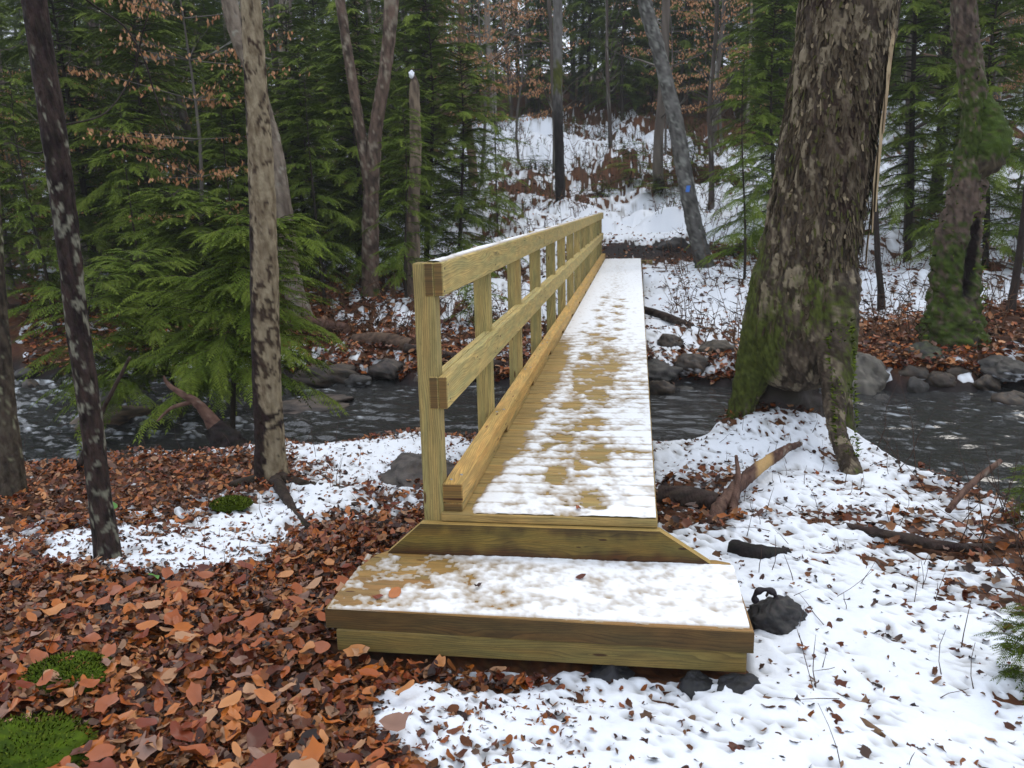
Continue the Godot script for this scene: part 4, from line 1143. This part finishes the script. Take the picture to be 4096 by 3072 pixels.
	# the young hemlock that leans over the water on the near bank
	var lean := hemlock(2.0, 1.35, 0.30, 190, 0.24, 8, 51, 1.5, Vector3(0.33, 0, 0.02), 0.8)
	evergreen(lean, "hemlock", "young hemlock leaning over the stream from the near bank, left of the pale tree", v(-3.0, -0.85, 7.2), 0.2, Vector3(1, 1.05, 0.7))
	evergreen(lean, "hemlock", "young hemlock bending low over the stream between the dark lichened tree and the pale tree", v(-4.3, -1.1, 8.6), 2.6, Vector3(1.0, 1.0, 0.9))
	evergreen(lean, "hemlock", "young hemlock on the far waterline behind the root stump", v(-5.0, -0.8, 11.4), 4.2, Vector3(1.3, 1.2, 1.2))
	var side := hemlock(1.5, 0.9, 0.15, 60, 0.22, 7, 57, 1.2, Vector3(0.25, 0, 0.0), 0.7)
	evergreen(side, "hemlock", "hemlock reaching in from the left edge over the stream, behind the dark tree", v(-4.7, -0.72, 7.6), 0.9, Vector3.ONE)
	var small := hemlock(0.5, 0.30, 0.05, 60, 0.09, 8, 63, 1.0, Vector3.ZERO, 0.6)
	evergreen(small, "hemlock", "pale green hemlock seedling at the right edge, at the stream bank", v(3.0, land(3.0, 4.6), 4.6), 0.0, Vector3(1, 0.8, 1))
	evergreen(small, "hemlock", "dark green hemlock seedling at the right edge of the photo, nearest the camera", v(2.2, land(2.2, 2.9), 2.9), 1.5, Vector3(0.7, 0.6, 0.7))


func build_background() -> void:
	# bare trunks: five shapes, placed many times
	var kinds := []
	var tints := [[Color(0.05, 0.04, 0.034), Color(0.14, 0.115, 0.095)], [Color(0.028, 0.022, 0.019), Color(0.08, 0.062, 0.052)], [Color(0.11, 0.09, 0.072), Color(0.24, 0.205, 0.17)], [Color(0.035, 0.028, 0.024), Color(0.10, 0.08, 0.066)], [Color(0.07, 0.045, 0.03), Color(0.17, 0.11, 0.07)]]
	for k in 5:
		var r := RandomNumberGenerator.new(); r.seed = 100 + k
		var paint := bark_paint(tints[k][0], tints[k][1], Color(0.25, 0.24, 0.21), 0.18, Color.BLACK, NONE, 0.4)
		var rings := []
		var bend := r.randf_range(-0.35, 0.35)
		for j in 30:
			var t := j / 29.0
			rings.append([Vector3(bend * sin(t * 3.5 + k) + 0.08 * sin(t * 17.0), -0.3 + t * 13.0, 0.3 * cos(t * 3.0 + k)), 0.15 * (1.0 - 0.7 * t) * (1.0 + 0.5 * exp(-t * 40.0))])
		var mb := MB.new()
		tube(mb, rings, 10, bark_bump(0.14, 0.4), paint, false)
		var lb := MB.new()
		limbs(lb, rings, 0.18, 22, 2.6, paint, r)
		kinds.append([mb.mesh(), lb.mesh()])
	var r2 := RandomNumberGenerator.new(); r2.seed = 7
	var spots := [
		[-8.2, 22.0, 2, 0.8, "brown trunk in the hemlocks, right of the pale tan tree"], [-10.6, 27.5, 2, 0.65, "thin pale trunk in the hemlocks, left of the forked tree"], [-4.9, 30.0, 4, 1.1, "brown trunk with a reddish tone above the handrail's near end"],
		[1.8, 28.0, 0, 1.1, "grey trunk beside the leaning grey tree, on the snowy slope"], [-2.3, 31.0, 3, 0.7, "thin dark trunk just left of the slim straight tree"], [-12.6, 23.5, 2, 0.9, "pale trunk at the upper left, among orange beech leaves"], [3.1, 26.0, 1, 0.55, "thin dark trunk right of the leaning grey tree"], [-0.2, 33.0, 1, 0.5, "thin dark trunk right of the slim straight tree, up the slope"]]
	for s in spots:
		bare(kinds[s[2]], s[4], v(s[0], land(s[0], s[1]), s[1]), r2.randf() * TAU, s[3], "")
	for q in [[-14.5, 19.5], [-12.2, 20.2], [-10.0, 19.2], [-9.0, 17.6], [-7.4, 19.0], [-6.1, 20.8], [-5.6, 24.0], [-11.2, 16.8], [-13.0, 17.2], [-8.4, 23.0], [-6.9, 25.5], [-10.4, 23.2]]:
		bare(kinds[r2.randi() % 5], "slim bare trunk rising from the hemlocks, " + behind(q[0], q[1]), v(q[0], land(q[0], q[1]), q[1]), r2.randf() * TAU, r2.randf_range(0.4, 0.75), "bare trunks among the hemlocks on the left")
	for k in 64:
		var d := 20.0 + 40.0 * pow(k / 64.0, 0.8)
		var x := (fposmod(k * 0.7548776, 1.0) - 0.5) * d * 1.3
		if absf(x - 0.9) < 2.2 and d < 36.0: continue
		bare(kinds[k % 5], ["grey bare trunk ", "dark bare trunk ", "pale bare trunk ", "brown bare trunk ", "reddish bare trunk "][k % 5] + ("far upslope, " if d > 40.0 else "midway upslope, " if d > 29.0 else "low on the slope, ") + behind(x, d), v(x, land(x, d), d), r2.randf() * TAU, r2.randf_range(0.45, 1.2), "bare trunks in the background woods")
	# beeches that keep their orange leaves
	var beech := []
	for k in 2:
		var r := RandomNumberGenerator.new(); r.seed = 300 + k
		var wood := MB.new(); var leaf := MB.new()
		var paint := func(q, _a, _l): return Color(0.10, 0.09, 0.075)
		var rings := []
		for j in 10: rings.append([Vector3(0.15 * sin(j * 0.8), j * 0.75 - 0.3, 0.1 * cos(j)), 0.06 * (1.0 - j * 0.09)])
		tube(wood, rings, 8, NONE, paint, false)
		for b in 34:
			var at: Vector3 = rings[3 + b % 7][0]
			var a := r.randf() * TAU
			var dir := Vector3(cos(a), r.randf_range(-0.05, 0.3), sin(a))
			var L := r.randf_range(0.9, 2.4)
			tube(wood, [[at, 0.014], [at + dir * L * 0.5, 0.008], [at + dir * L, 0.003]], 4, NONE, paint, false)
			for q in int(L * 26):
				var p := at + dir * L * r.randf_range(0.25, 1.05) + Vector3(r.randf_range(-0.28, 0.28), r.randf_range(-0.10, 0.06), r.randf_range(-0.28, 0.28))
				var s := Vector3(r.randf_range(-1, 1), r.randf_range(-0.5, 0.5), r.randf_range(-1, 1)).normalized()
				var f := (Vector3(r.randf_range(-0.6, 0.6), -1, r.randf_range(-0.6, 0.6))).normalized()
				var l := r.randf_range(0.06, 0.115)
				var c := Color(0.32, 0.135, 0.05).lerp(Color(0.50, 0.27, 0.13), r.randf())
				var nn := s.cross(f).normalized()
				leaf.tri(p, p + f * l * 0.5 + s * l * 0.32, p + f * l, nn, c)
				leaf.tri(p, p + f * l, p + f * l * 0.5 - s * l * 0.32 + nn * l * 0.15, nn, c * 0.9)
		leaf.u = PackedVector2Array()
		beech.append([wood.mesh(), leaf.mesh()])
	var where := [[-10.6, 17.8, 0.80, "beech sapling with orange leaves at the upper left, above the green hemlocks"], [-6.6, 13.9, 0.85, "beech sapling with orange leaves between the dark lichened tree and the pale tree"], [-13.6, 18.6, 0.7, "beech sapling with sparse orange leaves at the upper left edge"], [-4.3, 29.0, 1.15, "tall beech with tiers of orange leaves above the handrail, at the top of the photo"], [-3.6, 33.0, 1.0, "small orange-leaved beech behind the thin hemlock sapling"], [3.6, 31.0, 1.0, "russet-leaved beech on the slope left of the leaning grey tree's top"], [2.0, 34.0, 0.95, "dark russet beech on the slope behind the leaning grey tree"], [6.2, 28.0, 0.8, "orange-leaved beech just left of the big peeling tree, high on the slope"], [11.0, 25.0, 0.7, "small beech with a few orange leaves behind the mossy tree"]]
	for k in where.size():
		var q: Array = where[k]
		var t := thing("beech", q[3], "tree", v(q[0], land(q[0], q[1]), q[1]), r2.randf() * TAU)
		part("trunk", beech[k % 2][0], M.bark, t)
		part("leaves", beech[k % 2][1], M.leaf, t)
		t.scale = Vector3.ONE * q[2]


func bare(kind: Array, label: String, at: Vector3, turn: float, size: float, group: String) -> void:
	var t := thing("bare_tree", label, "tree", at, turn, group)
	part("trunk", kind[0], M.bark, t)
	part("limbs", kind[1], M.bark, t, "stuff")
	t.scale = Vector3(size, maxf(0.85, size), size)


# ------------------------------------------------------------------ water
func build_water() -> void:
	var mb := MB.new()
	var xs := axis_steps(-16.0, 16.0, 0.0, 0.05, 0.006)
	var ds := axis_steps(4.4, 11.8, 8.5, 0.04, 0.0)
	var w := xs.size()
	for d in ds:
		for x in xs:
			var rough := 0.45 + 0.85 * sst(-1.0, -4.0, x) + 0.35 * sst(2.0, 4.0, x) + 0.4 * n2.get_noise_2d(x * 30.0, d * 50.0)
			var y := -1.0 + 0.038 * rough * n1.get_noise_2d(x * 14.0, d * 34.0) + 0.024 * rough * n1.get_noise_2d(x * 42.0 + 70.0, d * 80.0)
			y += 0.02 * rough * absf(n1.get_noise_2d(x * 9.0 + 500.0, d * 20.0))
			var crest := n1.get_noise_2d(x * 14.0, d * 34.0) * 0.9 + 0.8 * n1.get_noise_2d(x * 30.0 + 40.0, d * 110.0) + 0.5 * n1.get_noise_2d(x * 80.0, d * 200.0)
			var foam := sst(0.66, 1.05, crest + 0.34 * (rough - 0.6))
			mb.c.push_back(Color(0.030, 0.031, 0.030).lerp(Color(0.40, 0.43, 0.46), foam))
			mb.p.push_back(v(x, y, d)); mb.n.push_back(Vector3.UP)
	for j in ds.size() - 1:
		for k in w - 1:
			var q := j * w + k
			mb.i.append_array([q, q + w, q + 1, q + 1, q + w, q + w + 1])
	mb.smooth(0, 0)
	single("water", mb.mesh(), M.water, "dark rippling stream running under the bridge", "", "", "structure")


# ------------------------------------------------------------------ leaves, twigs, logs
func leaf_mesh(kind: int, r: RandomNumberGenerator) -> ArrayMesh:
	var mb := MB.new()
	var rim := []
	var n := 12
	for k in n:
		var a := TAU * k / n
		var s := 1.0
		if kind == 1: s = 0.72 + 0.36 * absf(sin(a * 2.5))   # lobed
		var q := Vector3(cos(a) * (0.5 if kind == 0 else 0.52), 0, sin(a) * (0.28 if kind == 0 else 0.42)) * s
		if kind == 0: q.z *= 1.0 - 0.55 * pow(maxf(0.0, cos(a)), 2.0)
		rim.append(q)
	var curl := r.randf_range(-0.35, 0.7); var fold := r.randf_range(0.1, 0.6)
	var bendf := func(q: Vector3) -> Vector3:
		return q + Vector3(0, curl * q.x * q.x + fold * absf(q.z) * 0.5 + 0.05 * sin(q.x * 9.0), 0)
	mb.p.push_back(Vector3(0, 0, 0)); mb.n.push_back(Vector3.UP); mb.c.push_back(Color.WHITE * 0.85)
	for q in rim:
		mb.p.push_back(bendf.call(q)); mb.n.push_back(Vector3.UP); mb.c.push_back(Color.WHITE * r.randf_range(0.85, 1.15))
	for k in n: mb.i.append_array([0, 1 + k, 1 + (k + 1) % n])
	mb.smooth(0, 0)
	for k in mb.n.size():
		if mb.n[k].y < 0.0: mb.n[k] = -mb.n[k]
	return mb.mesh()


const LEAF := [Color(0.28, 0.068, 0.014), Color(0.38, 0.125, 0.032), Color(0.16, 0.030, 0.010), Color(0.080, 0.018, 0.008), Color(0.42, 0.175, 0.060), Color(0.28, 0.080, 0.028), Color(0.038, 0.014, 0.009), Color(0.35, 0.095, 0.010), Color(0.36, 0.19, 0.10), Color(0.22, 0.12, 0.085)]

func leaf_pose(x: float, d: float, y: float, size: float, r: RandomNumberGenerator, tilt := 0.45) -> Transform3D:
	var b := Basis.from_euler(Vector3(r.randf_range(-tilt, tilt), r.randf() * TAU, r.randf_range(-tilt, tilt)))
	return Transform3D(b * Basis.from_scale(Vector3(size, size * r.randf_range(0.5, 2.2), size * r.randf_range(0.6, 1.15))), v(x, y, d))


func off_limits(x: float, d: float) -> bool:
	return (x > -0.36 and x < 1.27 and d > 2.80 and d < 3.5) or (x > -0.1 and x < 0.95 and d > 3.4 and d < 20.4)


func build_litter() -> void:
	var r := RandomNumberGenerator.new(); r.seed = 11
	var shapes := []
	for k in 6: shapes.append(leaf_mesh(1 if k >= 4 else 0, r))
	var paints := []
	for c in LEAF:
		var m := StandardMaterial3D.new()
		m.albedo_color = c.linear_to_srgb(); m.roughness = 0.40; m.metallic_specular = 0.38; m.cull_mode = BaseMaterial3D.CULL_DISABLED; m.vertex_color_use_as_albedo = true
		paints.append(m)
	# the 300 that show largest, each its own
	var made := 0
	while made < 300:
		var d := 1.95 + 1.75 * pow(r.randf(), 1.4)
		var x := r.randf_range(-1.75, 0.75)
		if off_limits(x, d) or x < -0.30 * d - 0.75: continue
		if cover(x, d) > 0.35 and r.randf() < 0.93: continue
		var o := part("leaf", shapes[r.randi() % 6], paints[[0, 0, 1, 2, 3, 4, 5, 7, 8, 9][r.randi() % 10]], ground_node)
		o.transform = leaf_pose(x, d, land(x, d) + r.randf_range(0.05, 0.075), r.randf_range(0.06, 0.105), r, 0.45)
		made += 1
	# all others
	for kind in 7:
		var at := []; var cols := []
		var count: int = [17000, 17000, 17000, 8000, 8000, 19000, 17000][kind]
		var k := 0
		while k < count:
			k += 1
			var x: float; var d: float
			if kind < 3:
				d = 1.4 + 5.6 * r.randf(); x = r.randf_range(-4.6, 0.9)
				if r.randf() < 0.4: d = 1.6 + 2.6 * r.randf(); x = r.randf_range(-2.4, 0.7)
			elif kind < 5:
				d = 1.4 + 5.8 * r.randf(); x = r.randf_range(-0.5, 4.2)
			else:
				d = 10.7 + 22.0 * pow(r.randf(), 2.1); x = r.randf_range(-0.78, 0.66) * d + 0.5
			if off_limits(x, d): continue
			var c := cover(x, d)
			var y := land(x, d)
			if y < -0.98: continue
			var up := r.randf_range(0.0, 0.05)
			if kind > 4: up = r.randf_range(0.0, 0.09)
			if c > 0.5:
				if r.randf() < (0.45 if kind == 3 or kind == 4 else 0.2 if kind < 3 and x < -0.2 else 0.5): continue
				up = r.randf_range(-0.006, 0.022)
			at.append(leaf_pose(x, d, y + up, (r.randf_range(0.012, 0.05) if c > 0.5 and kind < 5 else r.randf_range(0.022, 0.068)) * (1.7 if kind > 4 else 1.0), r, 0.7))
			cols.append(LEAF[r.randi() % 10] * r.randf_range(0.35, 1.1) * (0.7 if c > 0.5 else 1.0) * (0.65 if kind == 3 or kind == 4 else 1.0))
		var mm := MultiMesh.new()
		mm.transform_format = MultiMesh.TRANSFORM_3D
		mm.use_colors = true
		mm.mesh = shapes[kind % 6]
		mm.instance_count = at.size()
		for q in at.size():
			mm.set_instance_transform(q, at[q]); mm.set_instance_color(q, cols[q])
		var o := MultiMeshInstance3D.new()
		o.name = "leaf_litter"
		o.multimesh = mm
		o.material_override = M.leaf
		ground_node.add_child(o, true)
		o.set_meta("kind", "stuff")
	# leaves and grit caught on the boards
	for q in [[-0.10, -0.176, 2.97, 0.085, 1, "pale orange leaf lying on the left end of the timber step"], [-0.16, -0.178, 2.93, 0.05, 2, "dark red leaf beside the pale orange leaf on the timber step"], [0.22, -0.170, 3.05, 0.05, 6, "dark leaf scrap in the slush in the middle of the timber step"], [0.62, -0.168, 3.17, 0.05, 3, "brown leaf scrap in the slush at the back of the timber step"], [0.59, 0.012, 3.47, 0.055, 0, "orange leaf on the first plank of the bridge deck"]]:
		var o := single("leaf", shapes[r.randi() % 4], paints[q[4]], q[5], "leaf")
		o.transform = leaf_pose(q[0], q[2], q[1], q[3], r, 0.2)
	for q in [[-2.22, 4.3, "heart-shaped bright green leaf in the brown leaves left of the dark tree"], [-1.42, 3.42, "small bright green leaf in the brown leaves right of the dark tree"]]:
		var m := StandardMaterial3D.new()
		m.albedo_color = Color(0.07, 0.19, 0.025).linear_to_srgb(); m.roughness = 0.5; m.cull_mode = BaseMaterial3D.CULL_DISABLED
		var o := single("green_leaf", shapes[2], m, q[2], "leaf")
		o.transform = leaf_pose(q[0], q[1], land(q[0], q[1]) + 0.07, 0.075, r, 0.9)


func build_twigs() -> void:
	var r := RandomNumberGenerator.new(); r.seed = 77
	var mb := MB.new()
	var paint := func(_q, _a, _l): return Color(0.055, 0.032, 0.024)
	for k in 420:
		var d := 2.3 + 4.6 * r.randf()
		var x := r.randf_range(-3.8, -0.7) if r.randf() < 0.5 else r.randf_range(1.4, 4.0)
		if off_limits(x, d) or land(x, d) < -0.85: continue
		var y := land(x, d)
		var flat := r.randf() < 0.22
		var dir := Vector3(r.randf_range(-1, 1), 0.15 if flat else 2.6, r.randf_range(-1, 1)).normalized()
		var L := r.randf_range(0.06, 0.24)
		var q := v(x, y + (0.03 if flat else 0.0), d)
		var list := []
		for j in 4:
			list.append([q, 0.0022 * (1.0 - j * 0.22) * r.randf_range(0.7, 1.3)])
			q += dir * L / 3.0
			dir = (dir + Vector3(r.randf_range(-0.3, 0.3), r.randf_range(-0.1, 0.1), r.randf_range(-0.3, 0.3))).normalized()
		tube(mb, list, 4, NONE, paint, false)
	# brush on the right bank
	for k in 150:
		var x := r.randf_range(2.5, 4.6); var d := r.randf_range(3.2, 6.2)
		var q := v(x, land(x, d), d)
		var dir := Vector3(r.randf_range(-0.7, 0.7), 1.0, r.randf_range(-0.5, 0.5)).normalized()
		var L := r.randf_range(0.2, 0.75)
		var list := []
		for j in 5:
			list.append([q, 0.0035 * (1.0 - j * 0.2)])
			q += dir * L / 4.0
			dir = (dir + Vector3(r.randf_range(-0.3, 0.3), r.randf_range(-0.15, 0.1), r.randf_range(-0.3, 0.3))).normalized()
		tube(mb, list, 4, NONE, func(_q, _a, _l): return Color(0.05, 0.028, 0.02), false)
	single("twigs", mb.mesh(), M.bark, "thin dark twigs and seedling stems sticking out of leaves and snow on the near bank", "twigs", "", "stuff")


func build_undergrowth() -> void:
	var r := RandomNumberGenerator.new(); r.seed = 171
	var mb := MB.new()
	for k in 8600:
		var d := 11.6 + 32.0 * pow(r.randf(), 1.3)
		var x := r.randf_range(-0.6, 0.62) * d + 0.4
		if k > 5600: d = r.randf_range(24.0, 42.0); x = r.randf_range(-6.0, 8.0)
		if absf(x - 0.46) < 0.9 and d < 27.0: continue
		if n2.get_noise_2d(x * 25.0, d * 25.0) < -0.12: continue
		var q := v(x, land(x, d) - 0.03, d)
		var L := r.randf_range(0.12, 0.6) * (1.8 if r.randf() < 0.12 else 1.0)
		var dir := Vector3(r.randf_range(-0.5, 0.5), 1.0, r.randf_range(-0.5, 0.5)).normalized()
		var rad := 0.005 + 0.00025 * d
		var c := Color(0.05, 0.03, 0.022).lerp(Color(0.13, 0.075, 0.045), r.randf())
		if k > 5600 and r.randf() < 0.4: c = Color(0.05, 0.07, 0.018)
		var paint := func(_q, _a, _l): return c
		var tip := q + dir * L
		tube(mb, [[q, rad], [q + dir * L * 0.5, rad * 0.7], [tip + Vector3(r.randf_range(-0.08, 0.08), 0, 0), rad * 0.3]], 3, NONE, paint, false)
		for j in 3:
			var at := q + dir * L * r.randf_range(0.3, 0.95)
			var out := Vector3(r.randf_range(-1, 1), r.randf_range(0.0, 0.7), r.randf_range(-1, 1)).normalized() * L * 0.4
			mb.tri(at - Vector3(0, rad, 0), at + Vector3(0, rad, 0), at + out, Vector3.UP, c); mb.u.push_back(Vector2.ZERO); mb.u.push_back(Vector2.ZERO); mb.u.push_back(Vector2.ZERO)
	single("undergrowth", mb.mesh(), M.moss, "brown dead stems and brush standing in the snow across the stream", "undergrowth", "", "stuff")


func build_logs() -> void:
	var none := NONE
	var moss := Color(0.05, 0.075, 0.012)
	var dark := bark_paint(Color(0.016, 0.011, 0.009), Color(0.06, 0.042, 0.034), Color(0.1, 0.09, 0.07), 0.12, moss, none)
	var red := bark_paint(Color(0.045, 0.022, 0.016), Color(0.13, 0.075, 0.055), Color(0.19, 0.15, 0.12), 0.12, moss, none)
	stick("fallen_branch", "crooked reddish branch with a pale peeled section, in the snow right of the bridge", "branch", [[1.30, -0.46, 4.3, 0.030], [1.27, -0.44, 4.5, 0.042], [1.33, -0.42, 4.75, 0.034], [1.47, -0.39, 5.05, 0.040], [1.66, -0.37, 5.4, 0.031], [1.86, -0.37, 5.75, 0.030], [2.0, -0.40, 6.0, 0.016]], 20, func(q: Vector3, a: float, l: float) -> Color:
		return red.call(q, a, l).lerp(Color(0.40, 0.26, 0.11), sst(1.58, 1.61, q.x) * sst(1.74, 1.70, q.x) * 0.9), 0.45)
	stick("fallen_branch", "dark broken stick standing up against the crooked branch right of the bridge", "branch", [[1.36, -0.52, 4.5, 0.022], [1.40, -0.43, 4.75, 0.024], [1.45, -0.34, 5.0, 0.018], [1.46, -0.26, 5.2, 0.010]], 12, red, 0.25)
	stick("log", "dark log lying against the right side of the bridge near its end", "log", [[0.98, -0.46, 4.95, 0.075], [1.15, -0.45, 4.92, 0.078], [1.32, -0.46, 4.85, 0.066]], 20, dark)
	stick("fallen_branch", "black wet stick end beside the crooked branch, nearest the step", "branch", [[1.33, -0.44, 4.15, 0.05], [1.46, -0.43, 4.05, 0.055], [1.6, -0.44, 4.12, 0.03]], 12, bark_paint(Color(0.008, 0.007, 0.007), Color(0.02, 0.017, 0.016), Color.WHITE, 0.0, moss, none), 0.3)
	stick("fallen_branch", "dark rotten branch lying in the snow in front of the big peeling tree's right root", "branch", [[1.95, -0.42, 4.5, 0.012], [2.2, -0.41, 4.3, 0.03], [2.45, -0.41, 4.2, 0.022], [2.8, -0.42, 4.3, 0.012]], 10, dark, 0.3)
	stick("fallen_branch", "pinkish brown branch on the right bank at the edge of the stream", "branch", [[2.55, -0.40, 4.7, 0.018], [2.75, -0.33, 4.95, 0.02], [3.0, -0.26, 5.2, 0.016]], 10, red, 0.2)
	stick("fallen_branch", "short brown stick lying in the snow at the bottom right of the photo", "branch", [[1.52, -0.39, 2.72, 0.012], [1.60, -0.385, 2.58, 0.018], [1.66, -0.39, 2.50, 0.010]], 10, bark_paint(Color(0.09, 0.05, 0.028), Color(0.16, 0.10, 0.06), Color.WHITE, 0.0, moss, none), 0.3)
	stick("leaning_stick", "dark dead pole leaning right behind the dark lichened tree", "branch", [[-3.14, -0.52, 5.25, 0.026], [-3.03, -0.3, 5.25, 0.021], [-2.90, -0.08, 5.25, 0.017], [-2.61, 0.35, 5.25, 0.010]], 10, dark)
	var t := thing("root_stump", "black root stump with a brown arm on the stream bank left of the pale tree", "stump", v(-2.45, -0.7, 6.3))
	var a := MB.new()
	tube(a, spline([[-2.34, -0.85, 6.25, 0.15], [-2.42, -0.70, 6.28, 0.14], [-2.52, -0.55, 6.3, 0.11], [-2.62, -0.42, 6.3, 0.08]], 0.03), 22, bark_bump(0.5), bark_paint(Color(0.006, 0.005, 0.005), Color(0.025, 0.019, 0.016), Color.WHITE, 0.0, moss, none))
	part("stump", a.mesh(), M.bark, t).position = -t.position
	a = MB.new()
	tube(a, spline([[-2.58, -0.48, 6.3, 0.07], [-2.66, -0.34, 6.30, 0.05], [-2.76, -0.22, 6.3, 0.034], [-2.88, -0.15, 6.30, 0.026], [-2.99, -0.07, 6.30, 0.017], [-3.02, 0.0, 6.3, 0.008]], 0.03), 14, bark_bump(0.2), red)
	part("root_arm", a.mesh(), M.bark, t).position = -t.position
	a = MB.new()
	tube(a, spline([[-2.80, -0.22, 6.3, 0.02], [-2.95, -0.26, 6.25, 0.014], [-3.06, -0.36, 6.2, 0.008]], 0.03), 8, bark_bump(0.2), red)
	part("root_arm", a.mesh(), M.bark, t).position = -t.position
	stick("log", "dark wet log lying along the near waterline between the stump and the pale tree", "log", [[-2.4, -0.62, 5.95, 0.06], [-2.1, -0.60, 5.85, 0.07], [-1.8, -0.60, 5.8, 0.06]], 14, dark)
	stick("log", "brown log on the far bank, just left of the first bridge post", "log", [[-3.25, -0.58, 11.7, 0.10], [-2.8, -0.56, 11.6, 0.12], [-2.3, -0.62, 11.4, 0.11]], 16, bark_paint(Color(0.03, 0.019, 0.014), Color(0.13, 0.085, 0.06), Color.WHITE, 0.0, moss, none))
	stick("log", "long dark log slanting down to the water on the far bank, seen through the handrail", "log", [[-2.35, -0.60, 11.2, 0.07], [-1.6, -0.72, 11.05, 0.075], [-0.8, -0.82, 10.95, 0.06], [-0.2, -0.92, 10.8, 0.05]], 14, dark)
	stick("log", "thin dark log in the snow on the far bank, just right of the bridge", "log", [[0.95, -0.42, 13.9, 0.06], [1.3, -0.46, 13.3, 0.065], [1.65, -0.52, 12.6, 0.05]], 12, dark)
	stick("log", "brown fallen log on the far left bank at the foot of the leaning brown tree", "log", [[-4.9, -0.42, 12.6, 0.09], [-4.2, -0.40, 12.3, 0.10], [-3.5, -0.46, 12.1, 0.08]], 14, red)
	stick("log", "dark fallen trunk in the snow on the slope right of the big peeling tree", "log", [[6.9, 0.35, 20.5, 0.06], [7.6, 0.5, 20.6, 0.08], [8.6, 0.75, 20.9, 0.07]], 10, dark)
	# moss cushions, bottom left
	for q in [[-1.10, 2.10, 0.24, 0.075, "bright green moss cushion in the bottom left corner of the photo"], [-1.24, 2.55, 0.16, 0.06, "dark green moss cushion among leaves, above the corner cushion"], [-1.60, 4.55, 0.12, 0.035, "small snowy green moss patch between the dark tree and the pale tree"]]:
		var m := thing("moss_cushion", q[4], "moss", v(q[0], land(q[0], q[1]) + 0.03, q[1]))
		part("mound", rock_mesh(Vector3(q[2], q[3], q[2] * 0.8), Color(0.03, 0.05, 0.008), Color(0.07, 0.11, 0.012), q[0] * 7.0, 0.0, 18), M.moss, m)
		var mk := MB.new()
		tuft(mk, 5200, func(w: RandomNumberGenerator) -> Array:
			var a2 := w.randf() * TAU; var e := acos(w.randf_range(0.05, 1.0))
			var out := Vector3(sin(e) * cos(a2), cos(e), sin(e) * sin(a2))
			return [Vector3(out.x * q[2], out.y * q[3], out.z * q[2] * 0.8) * (1.0 + 0.2 * n1.get_noise_3dv(out * 70.0)), out, true], 0.011, int(q[2] * 1000))
		mk.u = PackedVector2Array()
		part("moss_blades", mk.mesh(), M.moss, m, "stuff")


# ------------------------------------------------------------------ all
func _ready() -> void:
	rng.seed = 1
	n1.noise_type = FastNoiseLite.TYPE_SIMPLEX_SMOOTH; n1.frequency = 0.1; n1.fractal_octaves = 3; n1.seed = 2
	n2.noise_type = FastNoiseLite.TYPE_SIMPLEX_SMOOTH; n2.frequency = 0.02; n2.fractal_octaves = 3; n2.seed = 5
	cell.noise_type = FastNoiseLite.TYPE_CELLULAR; cell.frequency = 0.2; cell.cellular_return_type = FastNoiseLite.RETURN_CELL_VALUE; cell.fractal_type = FastNoiseLite.FRACTAL_NONE

	var cam := Camera3D.new()
	cam.name = "camera"
	add_child(cam)
	var pitch := 0.2100; var roll := 0.0239; var yaw := -0.1499
	var fwd := Vector3(sin(yaw), 0, -cos(yaw)); var right := Vector3(cos(yaw), 0, sin(yaw))
	var f2 := fwd * cos(pitch) - Vector3.UP * sin(pitch)
	var u2 := Vector3.UP * cos(pitch) + fwd * sin(pitch)
	var r3 := right * cos(roll) - u2 * sin(roll)
	var u3 := u2 * cos(roll) + right * sin(roll)
	cam.transform = Transform3D(Basis(r3, u3, -f2), v(0.8353, 1.3115, 0.0))
	cam.fov = rad_to_deg(2.0 * atan(384.0 / 840.1))
	cam.near = 0.05
	cam.far = 400.0
	cam.current = true
	var lens := CameraAttributesPhysical.new()
	lens.frustum_focal_length = 12.0 / tan(deg_to_rad(cam.fov) / 2.0)
	lens.frustum_focus_distance = 4.2
	lens.exposure_aperture = 5.0
	lens.frustum_near = 0.05
	lens.frustum_far = 400.0
	cam.attributes = lens

	var sky := ProceduralSkyMaterial.new()
	sky.sky_top_color = Color(0.90, 0.93, 0.98)
	sky.sky_horizon_color = Color(0.86, 0.89, 0.94)
	sky.sky_curve = 0.2
	sky.ground_bottom_color = Color(0.12, 0.09, 0.07)
	sky.ground_horizon_color = Color(0.35, 0.33, 0.32)
	sky.sky_energy_multiplier = 1.0
	var env := Environment.new()
	env.background_mode = Environment.BG_SKY
	env.sky = Sky.new()
	env.sky.sky_material = sky
	env.background_energy_multiplier = 1.0
	env.tonemap_mode = Environment.TONE_MAPPER_LINEAR
	env.tonemap_exposure = 1.85
	env.fog_enabled = true
	env.fog_density = 0.0009
	env.fog_light_color = Color(0.88, 0.90, 0.90)
	env.sdfgi_enabled = true
	env.ssao_enabled = true
	env.ssil_enabled = true
	var we := WorldEnvironment.new()
	we.name = "environment"
	we.environment = env
	add_child(we)
	var sun := DirectionalLight3D.new()
	sun.name = "sun"
	sun.light_energy = 0.22
	sun.light_color = Color(1.0, 0.98, 0.95)
	sun.light_angular_distance = 25.0
	sun.shadow_enabled = true
	sun.rotation_degrees = Vector3(-58, 140, 0)
	add_child(sun)

	make_materials()
	build_ground()
	build_water()
	build_bridge()
	build_step()
	build_board_snow()
	build_rocks()
	build_near_trees()
	build_evergreens()
	build_background()
	build_logs()
	build_litter()
	build_twigs()
	build_undergrowth()
